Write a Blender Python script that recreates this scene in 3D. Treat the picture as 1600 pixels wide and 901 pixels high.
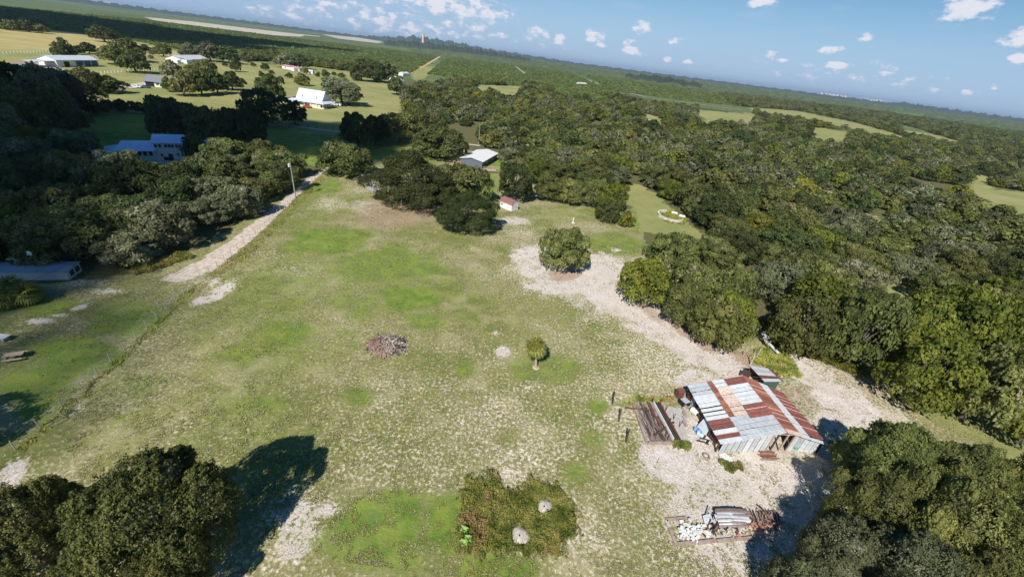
import bpy, math, random
import numpy as np
from mathutils import Vector, Matrix
random.seed(7); RNG = np.random.default_rng(7)
scene = bpy.context.scene
for o in list(bpy.data.objects): bpy.data.objects.remove(o)

# ------------------------------------------------------------ camera
H = 40.0                                   # flight height in metres
F, CX, CY = 630.0, 800.0, 450.5            # focal length and centre in photo pixels
ROLL = math.atan(0.1267)
PITCH = math.atan((450.5-(35+0.1267*400))*math.cos(ROLL)/F)
CR, SR = math.cos(ROLL), math.sin(ROLL)
FWD = np.array([0, math.cos(PITCH), -math.sin(PITCH)]); UPV = np.array([0, math.sin(PITCH), math.cos(PITCH)]); RT = np.array([1., 0, 0])
def ray(x, y):
    u, v = x-CX, CY-y
    return (u*CR-v*SR)*RT + (u*SR+v*CR)*UPV + F*FWD
def g(x, y, z=0.0):
    """the point at height z seen in the given direction"""
    d = ray(x, y); t = (z-H)/d[2]
    return np.array([0, 0, H])+t*d
def proj(X, Y, Z=0.0):
    P1 = X; b = Y*UPV[1]+(Z-H)*UPV[2]; w = Y*FWD[1]+(Z-H)*FWD[2]
    w = np.where(np.abs(w) < 1e-6, 1e-6, w)
    a = P1/w*F; b = b/w*F
    u = a*CR+b*SR; v = -a*SR+b*CR
    return CX+u, CY-v, w
cam = bpy.data.cameras.new('camera'); cam.sensor_width = 36; cam.lens = F*36/1600
cam.clip_end = 60000; cam.clip_start = 0.5
cam_o = bpy.data.objects.new('camera', cam); scene.collection.objects.link(cam_o)
cr = Vector(CR*RT+SR*UPV); cu = Vector(-SR*RT+CR*UPV); cb = Vector(-FWD)
M = Matrix((cr, cu, cb)).transposed().to_4x4(); M.translation = (0, 0, H)
cam_o.matrix_world = M
scene.camera = cam_o

# ------------------------------------------------------------ world, sun, exposure
SUN_EL = math.radians(44); SUN_DIR = math.radians(18)      # shadows fall along +Y turned 18 deg to +X
wd = bpy.data.worlds.new('World'); scene.world = wd; wd.use_nodes = True
def nd(nt, t, **k):
    n = nt.nodes.new(t)
    for a, b in k.items():
        if a.startswith('i_'):
            key = a[2:]; n.inputs[int(key) if key.isdigit() else key.replace('_', ' ')].default_value = b
        else: setattr(n, a, b)
    return n
def lk(nt, a, b): nt.links.new(a, b)
def sky_nodes():
    nt = wd.node_tree; nt.nodes.clear()
    out = nd(nt, 'ShaderNodeOutputWorld'); bg = nd(nt, 'ShaderNodeBackground'); bg.inputs[1].default_value = 0.059
    lk(nt, bg.outputs[0], out.inputs[0])
    sky = nd(nt, 'ShaderNodeTexSky', sky_type='NISHITA', sun_disc=False)
    sky.sun_elevation = SUN_EL; sky.sun_rotation = math.pi+SUN_DIR
    sky.altitude = 50; sky.air_density = 1.0; sky.dust_density = 0.1; sky.ozone_density = 2.0
    tc = nd(nt, 'ShaderNodeTexCoord'); sep = nd(nt, 'ShaderNodeSeparateXYZ'); lk(nt, tc.outputs['Generated'], sep.inputs[0])
    az = nd(nt, 'ShaderNodeMath', operation='ARCTAN2'); lk(nt, sep.outputs[0], az.inputs[0]); lk(nt, sep.outputs[1], az.inputs[1])
    el = nd(nt, 'ShaderNodeMath', operation='ARCSINE'); lk(nt, sep.outputs[2], el.inputs[0])
    cmb = nd(nt, 'ShaderNodeCombineXYZ'); lk(nt, az.outputs[0], cmb.inputs[0]); lk(nt, el.outputs[0], cmb.inputs[1])
    # ragged edge: shift the lookup with noise
    nz = nd(nt, 'ShaderNodeTexNoise', i_Scale=38.0, i_Detail=6.0, i_Roughness=0.62)
    mp = nd(nt, 'ShaderNodeMapping'); mp.inputs['Scale'].default_value = (1, 1.9, 1); lk(nt, cmb.outputs[0], mp.inputs[0]); lk(nt, mp.outputs[0], nz.inputs['Vector'])
    acc = None
    clouds = [(1515, 12, 46, 24, 1), (1590, 62, 28, 18, .75), (1592, 92, 16, 9, 1), (1191, 4, 24, 9, .9), (1003, 44, 15, 10, .95), (983, 66, 12, 7, .9), (990, 80, 20, 9, .85),
              (930, 58, 16, 12, .8), (935, 71, 10, 5, .8), (872, 62, 10, 9, .9), (838, 50, 13, 9, .8), (852, 54, 9, 7, .7), (1057, 64, 12, 7, .9), (1043, 92, 7, 5, .8), (1075, 96, 8, 5, .9),
              (1298, 77, 18, 7, .9), (1355, 59, 13, 7, .9), (1310, 103, 20, 7, 1), (1290, 110, 34, 7, .5), (1262, 102, 10, 5, .7), (1205, 88, 12, 7, .9), (1220, 93, 10, 4, .7),
              (1395, 116, 40, 12, .42), (1412, 130, 20, 9, .45), (1460, 140, 14, 6, .6), (1516, 145, 16, 5, .65), (1375, 100, 18, 7, .4), (1467, 122, 16, 7, .4), (1552, 134, 14, 7, .35),
              (590, 34, 13, 7, .9), (615, 25, 9, 8, .9), (568, 18, 14, 8, .6), (640, 36, 9, 6, .9), (665, 42, 14, 9, .6), (700, 38, 12, 8, .8), (745, 44, 14, 11, .9), (725, 35, 26, 13, .5),
              (782, 55, 13, 7, .8), (700, 52, 10, 5, .6), (440, 12, 44, 14, .45), (500, 16, 34, 12, .45), (415, 12, 16, 8, .5), (700, 8, 100, 17, .85), (765, 24, 46, 13, .7), (620, 40, 90, 20, .55), (480, 26, 70, 14, .45), (540, 10, 80, 12, .5), (720, 50, 60, 12, .42), (420, 22, 50, 8, .45), (850, 66, 50, 10, .4), (1240, 118, 50, 8, .36), (1340, 122, 60, 8, .38), (1570, 150, 10, 4, .5), (1185, 96, 20, 7, .4)]
    for (x, y, rx, ry, s) in clouds:
        d = ray(x, y); d /= np.linalg.norm(d)
        a0, e0 = math.atan2(d[0], d[1]), math.asin(d[2])
        # local angular size of a pixel: shrinks away from the picture centre
        d1 = ray(x+4, y+0.5); d1 /= np.linalg.norm(d1); d2 = ray(x-.5, y-4); d2 /= np.linalg.norm(d2)
        kx = abs(math.atan2(d1[0], d1[1])-a0)/4; ky = abs(math.asin(d2[2])-e0)/4
        sub = nd(nt, 'ShaderNodeVectorMath', operation='SUBTRACT'); lk(nt, cmb.outputs[0], sub.inputs[0]); sub.inputs[1].default_value = (a0, e0, 0)
        mul = nd(nt, 'ShaderNodeVectorMath', operation='MULTIPLY'); lk(nt, sub.outputs[0], mul.inputs[0]); mul.inputs[1].default_value = (1/(kx*rx), 1/(ky*ry), 0)
        ln = nd(nt, 'ShaderNodeVectorMath', operation='LENGTH'); lk(nt, mul.outputs[0], ln.inputs[0])
        mr = nd(nt, 'ShaderNodeMapRange', interpolation_type='SMOOTHSTEP'); lk(nt, ln.outputs['Value'], mr.inputs[0])
        mr.inputs[1].default_value = 1.7; mr.inputs[2].default_value = 0.1; mr.inputs[3].default_value = 0; mr.inputs[4].default_value = s
        if acc is None: acc = mr.outputs[0]
        else:
            mx = nd(nt, 'ShaderNodeMath', operation='MAXIMUM'); lk(nt, acc, mx.inputs[0]); lk(nt, mr.outputs[0], mx.inputs[1]); acc = mx.outputs[0]
    # thin scattered cloud all round the sky, low down
    nz2 = nd(nt, 'ShaderNodeTexNoise', i_Scale=9.0, i_Detail=7.0, i_Roughness=0.6)
    mp2 = nd(nt, 'ShaderNodeMapping'); mp2.inputs['Scale'].default_value = (1, 3.2, 1); lk(nt, cmb.outputs[0], mp2.inputs[0]); lk(nt, mp2.outputs[0], nz2.inputs['Vector'])
    thr = nd(nt, 'ShaderNodeMapRange', interpolation_type='SMOOTHSTEP'); lk(nt, nz2.outputs[0], thr.inputs[0])
    thr.inputs[1].default_value = .50; thr.inputs[2].default_value = .72; thr.inputs[4].default_value = .42
    n3 = nd(nt, 'ShaderNodeMath', operation='SUBTRACT'); lk(nt, nz.outputs[0], n3.inputs[0]); n3.inputs[1].default_value = .5
    n4 = nd(nt, 'ShaderNodeMath', operation='MULTIPLY'); lk(nt, n3.outputs[0], n4.inputs[0]); n4.inputs[1].default_value = 3.2
    sm = nd(nt, 'ShaderNodeMath', operation='ADD'); lk(nt, acc, sm.inputs[0]); lk(nt, n4.outputs[0], sm.inputs[1])
    gt = nd(nt, 'ShaderNodeMath', operation='MULTIPLY'); lk(nt, sm.outputs[0], gt.inputs[0])
    g2 = nd(nt, 'ShaderNodeMapRange'); lk(nt, acc, g2.inputs[0]); g2.inputs[2].default_value = .2; lk(nt, g2.outputs[0], gt.inputs[1])
    cov = nd(nt, 'ShaderNodeMapRange', interpolation_type='SMOOTHSTEP'); lk(nt, gt.outputs[0], cov.inputs[0]); cov.inputs[1].default_value = .12; cov.inputs[2].default_value = .85; cov.inputs[4].default_value = .92
    covs = nd(nt, 'ShaderNodeMath', operation='MAXIMUM'); lk(nt, cov.outputs[0], covs.inputs[0]); lk(nt, thr.outputs[0], covs.inputs[1])
    # cloud colour: bluish where thin, white where dense
    ccol = nd(nt, 'ShaderNodeMix', data_type='RGBA'); lk(nt, cov.outputs[0], ccol.inputs[0])
    ccol.inputs[6].default_value = (5.6, 7.0, 9.8, 1); ccol.inputs[7].default_value = (10.8, 10.7, 11.5, 1)
    mix = nd(nt, 'ShaderNodeMix', data_type='RGBA'); lk(nt, covs.outputs[0], mix.inputs[0]); 
    hz = nd(nt, 'ShaderNodeMapRange', interpolation_type='SMOOTHSTEP'); lk(nt, el.outputs[0], hz.inputs[0]); hz.inputs[1].default_value = -.02; hz.inputs[2].default_value = .24; hz.inputs[3].default_value = .85; hz.inputs[4].default_value = 0
    low = nd(nt, 'ShaderNodeMix', data_type='RGBA'); lk(nt, hz.outputs[0], low.inputs[0]); shs = nd(nt, 'ShaderNodeHueSaturation'); shs.inputs['Saturation'].default_value = 1.42; shs.inputs['Hue'].default_value = .497; shs.inputs['Value'].default_value = 1.0; lk(nt, sky.outputs[0], shs.inputs['Color'])
    lk(nt, shs.outputs[0], low.inputs[6]); low.inputs[7].default_value = (4.1, 6.6, 10.6, 1)
    lk(nt, low.outputs[2], mix.inputs[6]); lk(nt, ccol.outputs[2], mix.inputs[7])
    lk(nt, mix.outputs[2], bg.inputs[0])
sky_nodes()
sun = bpy.data.lights.new('sun', 'SUN'); sun.energy = 4.7; sun.angle = math.radians(0.5); sun.color = (1, .955, .88)
sun_o = bpy.data.objects.new('sun', sun); scene.collection.objects.link(sun_o)
SD = Vector((math.sin(SUN_DIR)*math.cos(SUN_EL), math.cos(SUN_DIR)*math.cos(SUN_EL), -math.sin(SUN_EL)))
sun_o.rotation_euler = SD.to_track_quat('-Z', 'Y').to_euler()
scene.view_settings.view_transform = 'Standard'; scene.view_settings.look = 'None'
scene.view_settings.exposure = 0.43; scene.view_settings.gamma = 1.0
scene.render.engine = 'CYCLES'

# ------------------------------------------------------------ helpers
C = scene.collection
def tag(o, label=None, cat=None, group=None, kind=None):
    if label: o['label'] = label
    if cat: o['category'] = cat
    if group: o['group'] = group
    if kind: o['kind'] = kind
    return o
def thing(name, label, cat, loc=(0, 0, 0), rz=0.0, group=None):
    o = bpy.data.objects.new(name, None); C.objects.link(o); o.location = loc; o.rotation_euler = (0, 0, rz)
    o.empty_display_size = .3
    return tag(o, label, cat, group)
def mesh_from(verts, faces, mats=(), smooth=False, midx=None):
    me = bpy.data.meshes.new('mesh'); me.from_pydata([tuple(v) for v in verts], [], faces)
    for m in mats: me.materials.append(m)
    if midx is not None: me.polygons.foreach_set('material_index', midx)
    if smooth: me.polygons.foreach_set('use_smooth', [True]*len(me.polygons))
    me.update(); return me
def link(name, me, parent=None, loc=None, rot=None, scale=None):
    o = bpy.data.objects.new(name, me); C.objects.link(o)
    if parent: o.parent = parent
    if loc is not None: o.location = loc
    if rot is not None: o.rotation_euler = rot
    if scale is not None: o.scale = scale
    return o
class MB:
    def __init__(s): s.v = []; s.f = []; s.mi = []
    def add(s, vs, fs, m=0):
        b = len(s.v); s.v += [tuple(v) for v in vs]; s.f += [tuple(i+b for i in f) for f in fs]; s.mi += [m]*len(fs); return s
    def box(s, c, d, rz=0, m=0, tilt=0):
        cz, sz = math.cos(rz), math.sin(rz); vs = []
        ct, st = math.cos(tilt), math.sin(tilt)
        for z in (-.5, .5):
            for x, y in ((-.5, -.5), (.5, -.5), (.5, .5), (-.5, .5)):
                X, Y, Z = x*d[0], y*d[1], z*d[2]
                X, Z = X*ct-Z*st, X*st+Z*ct
                vs.append((c[0]+X*cz-Y*sz, c[1]+X*sz+Y*cz, c[2]+Z))
        return s.add(vs, [(3, 2, 1, 0), (4, 5, 6, 7), (0, 1, 5, 4), (1, 2, 6, 5), (2, 3, 7, 6), (3, 0, 4, 7)], m)
    def tube(s, pts, rad, n=6, m=0, cap=True):
        pts = [Vector(p) for p in pts]; rings = []
        if not isinstance(rad, (list, tuple)): rad = [rad]*len(pts)
        for i, p in enumerate(pts):
            t = (pts[min(i+1, len(pts)-1)]-pts[max(i-1, 0)]).normalized()
            a = Vector((0, 0, 1)) if abs(t.z) < .9 else Vector((1, 0, 0)); u = t.cross(a).normalized(); w = t.cross(u)
            rings.append([p+(u*math.cos(2*math.pi*k/n)+w*math.sin(2*math.pi*k/n))*rad[i] for k in range(n)])
        vs = [v for r in rings for v in r]; fs = []
        for i in range(len(pts)-1):
            for k in range(n): fs.append((i*n+k, i*n+(k+1) % n, (i+1)*n+(k+1) % n, (i+1)*n+k))
        if cap: fs += [tuple(range(n-1, -1, -1)), tuple((len(pts)-1)*n+k for k in range(n))]
        return s.add(vs, fs, m)
    def cyl(s, c, r, h, n=16, m=0, r2=None): return s.tube([c, (c[0], c[1], c[2]+h)], [r, r if r2 is None else r2], n, m)
    def poly(s, pts, th, m=0):
        """a flat piece with thickness th, extruded down along its own normal"""
        pts = [Vector(p) for p in pts]; nrm = (pts[1]-pts[0]).cross(pts[2]-pts[0]).normalized(); n = len(pts)
        low = [p-nrm*th for p in pts]
        return s.add(pts+low, [tuple(range(n)), tuple(range(2*n-1, n-1, -1))]+[(i, i+n, (i+1) % n+n, (i+1) % n) for i in range(n)], m)
    def build(s, name, mats, parent=None, smooth=False, **k):
        if not isinstance(mats, (list, tuple)): mats = [mats]
        return link(name, mesh_from(s.v, s.f, mats, smooth, s.mi), parent, **k)

# value noise in numpy
def vn(x, y, seed=0):
    xi = np.floor(x).astype(np.int64); yi = np.floor(y).astype(np.int64); fx = x-xi; fy = y-yi
    fx = fx*fx*(3-2*fx); fy = fy*fy*(3-2*fy)
    def h(a, b):
        n = (a*374761393+b*668265263+seed*974634777) & 0xffffffff
        n = ((n ^ (n >> 13))*1274126177) & 0xffffffff
        return ((n ^ (n >> 16)) & 0xffff)/65535.0
    return (h(xi, yi)*(1-fx)+h(xi+1, yi)*fx)*(1-fy)+(h(xi, yi+1)*(1-fx)+h(xi+1, yi+1)*fx)*fy
def fbm(x, y, seed=0, o=4):
    t = 0; a = .5; n = 0
    for i in range(o): t = t+a*vn(x*2**i, y*2**i, seed+i*17); n += a; a *= .55
    return t/n
def inpoly(px, py, poly):
    r = np.zeros(px.shape, bool); n = len(poly)
    for i in range(n):
        x1, y1 = poly[i]; x2, y2 = poly[(i+1) % n]
        if y1 == y2: continue
        c = ((y1 > py) != (y2 > py)) & (px < (x2-x1)*(py-y1)/(y2-y1)+x1)
        r ^= c
    return r

# ------------------------------------------------------------ materials
def mat(name, col, rough=.8, var=.25, scale=3.0, col2=None, bump=.0, metal=0.0, spec=.3, detail=4.0, stretch=None, objvar=0.0):
    m = bpy.data.materials.new(name); m.use_nodes = True; nt = m.node_tree; b = nt.nodes['Principled BSDF']
    b.inputs['Roughness'].default_value = rough; b.inputs['Metallic'].default_value = metal; b.inputs['Specular IOR Level'].default_value = spec
    tc = nd(nt, 'ShaderNodeTexCoord'); nz = nd(nt, 'ShaderNodeTexNoise', i_Scale=scale, i_Detail=detail, i_Roughness=.6)
    if stretch:
        mp = nd(nt, 'ShaderNodeMapping'); mp.inputs['Scale'].default_value = stretch; lk(nt, tc.outputs['Object'], mp.inputs[0]); lk(nt, mp.outputs[0], nz.inputs['Vector'])
    else: lk(nt, tc.outputs['Object'], nz.inputs['Vector'])
    rp = nd(nt, 'ShaderNodeMapRange'); lk(nt, nz.outputs[0], rp.inputs[0]); rp.inputs[1].default_value = .32; rp.inputs[2].default_value = .68
    mx = nd(nt, 'ShaderNodeMix', data_type='RGBA'); lk(nt, rp.outputs[0], mx.inputs[0])
    c2 = col2 if col2 else tuple(c*(1-var) for c in col[:3])
    mx.inputs[6].default_value = (*col[:3], 1); mx.inputs[7].default_value = (*c2[:3], 1)
    outc = mx.outputs[2]
    if objvar:
        oi = nd(nt, 'ShaderNodeObjectInfo'); r2 = nd(nt, 'ShaderNodeMapRange'); lk(nt, oi.outputs['Random'], r2.inputs[0]); r2.inputs[3].default_value = 1-objvar; r2.inputs[4].default_value = 1+objvar
        hs = nd(nt, 'ShaderNodeHueSaturation'); lk(nt, outc, hs.inputs['Color']); lk(nt, r2.outputs[0], hs.inputs['Value']); outc = hs.outputs[0]
    lk(nt, outc, b.inputs['Base Color'])
    if bump:
        bp = nd(nt, 'ShaderNodeBump'); bp.inputs['Strength'].default_value = bump; bp.inputs['Distance'].default_value = .1; lk(nt, nz.outputs[0], bp.inputs['Height']); lk(nt, bp.outputs[0], b.inputs['Normal'])
    return m
def leafmat(name, dark, lite, moss, mossamt, hue=.02):
    m = bpy.data.materials.new(name); m.use_nodes = True; nt = m.node_tree; nt.nodes.clear()
    out = nd(nt, 'ShaderNodeOutputMaterial'); b = nd(nt, 'ShaderNodeBsdfPrincipled', i_Roughness=.62); b.inputs['Specular IOR Level'].default_value = .22
    at = nd(nt, 'ShaderNodeAttribute', attribute_name='tone'); sp = nd(nt, 'ShaderNodeSeparateColor'); lk(nt, at.outputs['Color'], sp.inputs[0])
    mx = nd(nt, 'ShaderNodeMix', data_type='RGBA'); lk(nt, sp.outputs[0], mx.inputs[0]); mx.inputs[6].default_value = (*dark, 1); mx.inputs[7].default_value = (*lite, 1)
    m2 = nd(nt, 'ShaderNodeMapRange'); lk(nt, sp.outputs[1], m2.inputs[0]); m2.inputs[1].default_value = 1-mossamt; m2.inputs[2].default_value = 1.02-mossamt*.5
    mo = nd(nt, 'ShaderNodeMix', data_type='RGBA'); lk(nt, m2.outputs[0], mo.inputs[0]); lk(nt, mx.outputs[2], mo.inputs[6]); mo.inputs[7].default_value = (*moss, 1)
    oi = nd(nt, 'ShaderNodeObjectInfo')
    hs = nd(nt, 'ShaderNodeHueSaturation'); lk(nt, mo.outputs[2], hs.inputs['Color'])
    r1 = nd(nt, 'ShaderNodeMapRange'); lk(nt, oi.outputs['Random'], r1.inputs[0]); r1.inputs[3].default_value = .5-hue; r1.inputs[4].default_value = .5+hue; lk(nt, r1.outputs[0], hs.inputs['Hue'])
    w = nd(nt, 'ShaderNodeTexWhiteNoise', noise_dimensions='1D'); lk(nt, oi.outputs['Random'], w.inputs['W'])
    r2 = nd(nt, 'ShaderNodeMapRange'); lk(nt, w.outputs[0], r2.inputs[0]); r2.inputs[3].default_value = .72; r2.inputs[4].default_value = 1.3; lk(nt, r2.outputs[0], hs.inputs['Value'])
    lk(nt, hs.outputs[0], b.inputs['Base Color'])
    tr = nd(nt, 'ShaderNodeBsdfTranslucent'); lk(nt, hs.outputs[0], tr.inputs[0])
    ms = nd(nt, 'ShaderNodeMixShader'); ms.inputs[0].default_value = .36; lk(nt, b.outputs[0], ms.inputs[1]); lk(nt, tr.outputs[0], ms.inputs[2]); lk(nt, ms.outputs[0], out.inputs[0])
    return m
L_DARK = leafmat('leaf_dark', (0.040, 0.057, 0.019), (0.129, 0.157, 0.045), (0.216, 0.205, 0.120), .12)
L_OAK = leafmat('leaf_oak', (0.070, 0.092, 0.025), (0.256, 0.270, 0.080), (0.407, 0.362, 0.230), .22)
L_MOSS = leafmat('leaf_mossy', (0.084, 0.095, 0.047), (0.255, 0.267, 0.129), (0.369, 0.369, 0.255), .32)
L_YEL = leafmat('leaf_yellow', (0.063, 0.091, 0.013), (0.278, 0.286, 0.044), (0.391, 0.342, 0.085), .12)
L_SCRUB = leafmat('leaf_scrub', (0.113, 0.172, 0.048), (0.300, 0.372, 0.103), (0.390, 0.372, 0.182), .08)
L_PALM = leafmat('leaf_palm', (.10, .13, .025), (.27, .29, .06), (.50, .38, .12), .36)
L_WEED = leafmat('leaf_weed', (.12, .17, .030), (.44, .44, .11), (.50, .36, .16), .20)
BARK = mat('bark', (.19, .17, .145), .9, .5, 4, bump=.3)
TUFT = leafmat('tuft', (.17, .17, .07), (.34, .31, .17), (.56, .50, .36), .50)
WHITE = mat('white_paint', (.70, .70, .68), .5, .08, 1.0)
WROOF = mat('white_roof', (.58, .61, .65), .35, .12, .6)
BROOF = mat('blue_metal_roof', (.50, .62, .86), .35, .15, .8, metal=.2)  # blue lightened so the colour itself carries the sky's reflection
GREYW = mat('grey_siding', (.58, .57, .55), .8, .15, 2)
GREYR = mat('grey_shingle', (.20, .21, .24), .8, .2, 3)
DARK = mat('dark_opening', (.02, .02, .02), .9, .2)
GLASS = mat('window_glass', (.05, .06, .07), .12, .2, spec=.6)
GALV = mat('galvanised_sheet', (.50, .53, .56), .5, .3, 2.6, col2=(.38, .40, .42), metal=.15, objvar=.07, stretch=(1, .35, 1), detail=8)
GALVL = mat('pale_sheet', (.62, .65, .67), .5, .2, 2.6, col2=(.48, .50, .51), metal=.1, objvar=.06, detail=8)
REDS = mat('dark_red_sheet', (.15, .048, .044), .75, .3, 3.5, col2=(.25, .095, .075), objvar=.2, bump=.1)
RUST = mat('rust_sheet', (.33, .13, .08), .8, .3, 4.5, col2=(.20, .08, .06), objvar=.3, bump=.1)
RUSTW = mat('rust_patched_sheet', (.62, .60, .57), .6, .3, 4.2, col2=(.48, .27, .16), detail=8, objvar=.12)
DARKRED = mat('rust_brown', (.20, .075, .055), .85, .4, 4)
WOOD = mat('grey_wood', (.28, .22, .19), .9, .5, 5, bump=.2, objvar=.2)
WOODD = mat('dark_wood', (.085, .060, .050), .9, .4, 5, bump=.2, objvar=.3)
WOODL = mat('pale_wood', (.50, .38, .29), .8, .2, 5, objvar=.1)
CONC = mat('concrete', (.46, .43, .40), .9, .25, 2.5, bump=.2)
CONCR = mat('stained_concrete', (.40, .31, .27), .9, .4, 1.5, bump=.2)
RUBW = mat('white_rubble', (.70, .70, .68), .9, .2, 3, objvar=.1)
RUBR = mat('brick_rubble', (.46, .22, .15), .9, .3, 3, objvar=.2)
BLUE = mat('blue_plastic', (.18, .36, .70), .4, .1)
REDP = mat('red_paint', (.40, .06, .035), .35, .1)
NAVY = mat('dark_blue', (.05, .09, .16), .5, .2)
BLACK = mat('black_rubber', (.02, .02, .022), .7, .1)
PINKR = mat('pink_roof', (.46, .25, .27), .7, .2, 2)
CREAM = mat('cream_wall', (.72, .62, .44), .8, .1)
SHEDR = mat('shed_shingle', (.26, .12, .12), .85, .2, 4, bump=.1)
TAN = mat('orange_concrete', (.72, .46, .34), .8, .1, .1)
GREENP = mat('green_paint', (.10, .42, .30), .6, .2)
ROADT = mat('sandy_road', (.50, .42, .34), .95, .35, .6, col2=(.36, .29, .22), detail=7)
ROADO = mat('orange_track', (.58, .40, .22), .95, .3, .08, col2=(.40, .32, .15))
SANDF = mat('far_sand', (.52, .46, .38), .95, .3, .02, col2=(.40, .36, .28))
GRAVEL = mat('gravel', (.40, .36, .34), .95, .2, 5, bump=.3)
POLEW = mat('pole_wood', (.34, .31, .28), .85, .2, 3)

# ------------------------------------------------------------ ground: one sheet, fine near the camera, out to the horizon
def axis(parts):
    out = []
    for a, b, st in parts: out += list(np.arange(a, b, st))
    return out
def geo(a, r, lim):
    o = []; st = a*r-a
    while a < lim: o.append(a); a *= r
    o.append(lim); return o
xs = [-v for v in geo(480, 1.16, 26000)][::-1]+axis([(-480+3, -85, 3.0), (-85, 75, .62), (75, 200, 2.5), (200, 480, 6)])+geo(480, 1.16, 26000)
ys = [-400, -150, -60, -20, 0]+axis([(8, 62, .5), (62, 190, .9), (190, 420, 2.4), (420, 900, 8)])+geo(900, 1.14, 26000)
xs = np.array(sorted(set(np.round(xs, 3)))); ys = np.array(sorted(set(np.round(ys, 3))))
XG, YG = np.meshgrid(xs, ys); nx, ny = len(xs), len(ys)
PX, PY, W = proj(XG, YG, 0.0); front = W > 1
PX = np.where(front, PX, -9999); PY = np.where(front, PY, 9999)
dist = np.hypot(XG, YG)
n1 = fbm(XG/14, YG/14, 3); n2 = fbm(XG/3.2, YG/3.2, 9); n3 = fbm(XG/60, YG/60, 21); n4 = fbm(XG/1.3, YG/1.3, 33, 3)
sc = 630/np.hypot(dist, H)                       # px per metre
wx = (fbm(XG/5, YG/5, 41)-.5)*2; wy = (fbm(XG/5, YG/5, 57)-.5)*2
def soft(poly, ragged=4.0, feather=0):
    m = inpoly(PX+wx*sc*ragged, PY+wy*sc*ragged*.6, poly).astype(float)
    return m
def blob(x, y, rx, ry, s=1, rag=.5, rot=0):
    dx = PX-x; dy = PY-y
    if rot: c_, s_ = math.cos(rot), math.sin(rot); dx, dy = dx*c_+dy*s_, -dx*s_+dy*c_
    r = np.hypot(dx/rx, dy/ry)+(n2-.5)*rag*1.6+(n4-.5)*rag*.8+(n1-.5)*rag
    return np.clip(1.35-r, 0, .7)/.7*s
sand = np.zeros(XG.shape); lush = np.zeros(XG.shape); litter = np.zeros(XG.shape)
road = np.zeros(XG.shape); pasture = np.zeros(XG.shape); forest = np.zeros(XG.shape)
for b in [(835, 408, 38, 26, .8, .8), (870, 425, 60, 16, .7, .8), (930, 415, 42, 24, .85, .8), (905, 440, 90, 26, .7), (960, 450, 50, 32, .9), (990, 478, 62, 34, .72, .7, .3), (1030, 506, 60, 30, .85, .6, .6), (1075, 538, 66, 26, .9, .6, .6), (1125, 566, 60, 24, .8, .7, .5), (950, 470, 60, 36, .5, .9), (1020, 540, 55, 25, .32, .6, .5),
          (1090, 590, 34, 16, .9), (1250, 545, 30, 16, .8), (1205, 515, 16, 16, .9, .6, .6), (1265, 585, 32, 22, 1.1, .6, .4), (1290, 612, 36, 20, .95, .6, .6), (1340, 640, 46, 26, 1.1, .6, .7), (1300, 670, 56, 40, .65), (1310, 620, 60, 50, .5),
          (1070, 680, 60, 46, .85), (1060, 720, 70, 36, .95), (1130, 735, 70, 28, .7), (1165, 722, 30, 18, .8), (1040, 740, 50, 26, .6), (1250, 740, 60, 34, .8), (1200, 760, 70, 26, .75), (1100, 770, 60, 24, .6), (1250, 800, 70, 50, .8), (1180, 850, 70, 30, .7), (1130, 870, 60, 30, .6), (1090, 830, 50, 24, .6), (1020, 700, 30, 50, .45),
          (20, 740, 34, 16, .8, .6, -.7), (110, 640, 26, 10, .5, .5, -.5), (470, 810, 40, 40, .6, .9), (500, 795, 28, 12, .65, .9), (455, 855, 30, 24, .55, .9), (430, 800, 14, 22, .5), (640, 830, 20, 14, .3),
          (1150, 700, 150, 70, .66), (1120, 800, 140, 80, .62), (1180, 880, 130, 50, .6), (1300, 600, 110, 70, .5, .9), (1060, 560, 100, 40, .35), (900, 430, 110, 40, .4), (940, 560, 120, 60, .24), (700, 680, 220, 80, .2), (1060, 860, 60, 50, .35), (850, 640, 200, 90, .16), (780, 760, 160, 60, .16), (1010, 760, 60, 60, .4), (1320, 690, 60, 50, .7), (1390, 650, 30, 30, .5), (1240, 560, 50, 20, .5), (850, 792, 20, 18, .9, .8), (812, 842, 22, 22, .9, .8), (875, 850, 18, 12, .6, .8), (1290, 760, 40, 50, .7),
          (345, 455, 34, 10, .7, .7, -.6), (310, 470, 18, 7, .7, .6, -.5), (330, 440, 20, 8, .6), (420, 400, 26, 12, .35), (450, 420, 60, 12, .28), (520, 320, 30, 12, .45), (570, 325, 34, 14, .5), (600, 345, 40, 16, .35), (545, 300, 24, 10, .25), (620, 335, 50, 14, .3),
          (800, 345, 26, 8, .6), (810, 360, 24, 9, .35), (835, 340, 16, 5, .3), (600, 390, 120, 16, .12), (785, 548, 12, 8, .9), (775, 520, 9, 5, .6), (830, 600, 18, 8, .5), (1000, 410, 18, 10, .4), (65, 500, 20, 4, .9), (95, 492, 16, 3, .7), (125, 480, 16, 4, .9, .5, -.3), (170, 455, 26, 4, .6), (130, 440, 40, 5, .4), (60, 440, 60, 7, .3),
          (850, 700, 60, 50, .30), (790, 640, 50, 30, .25), (690, 690, 90, 40, .22), (880, 560, 100, 30, .15), (960, 660, 40, 60, .35), (910, 840, 50, 60, .25), (320, 700, 80, 40, .22), (600, 640, 60, 30, .22), (650, 600, 90, 16, .3), (800, 740, 30, 14, .5), (860, 790, 14, 16, .3),
          (1345, 490, 12, 5, .9), (1378, 478, 12, 5, .9), (1400, 470, 40, 16, .3), (1090, 352, 14, 4, .5), (1180, 343, 10, 6, .9)]:
    sand = np.maximum(sand, blob(*b))
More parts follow.
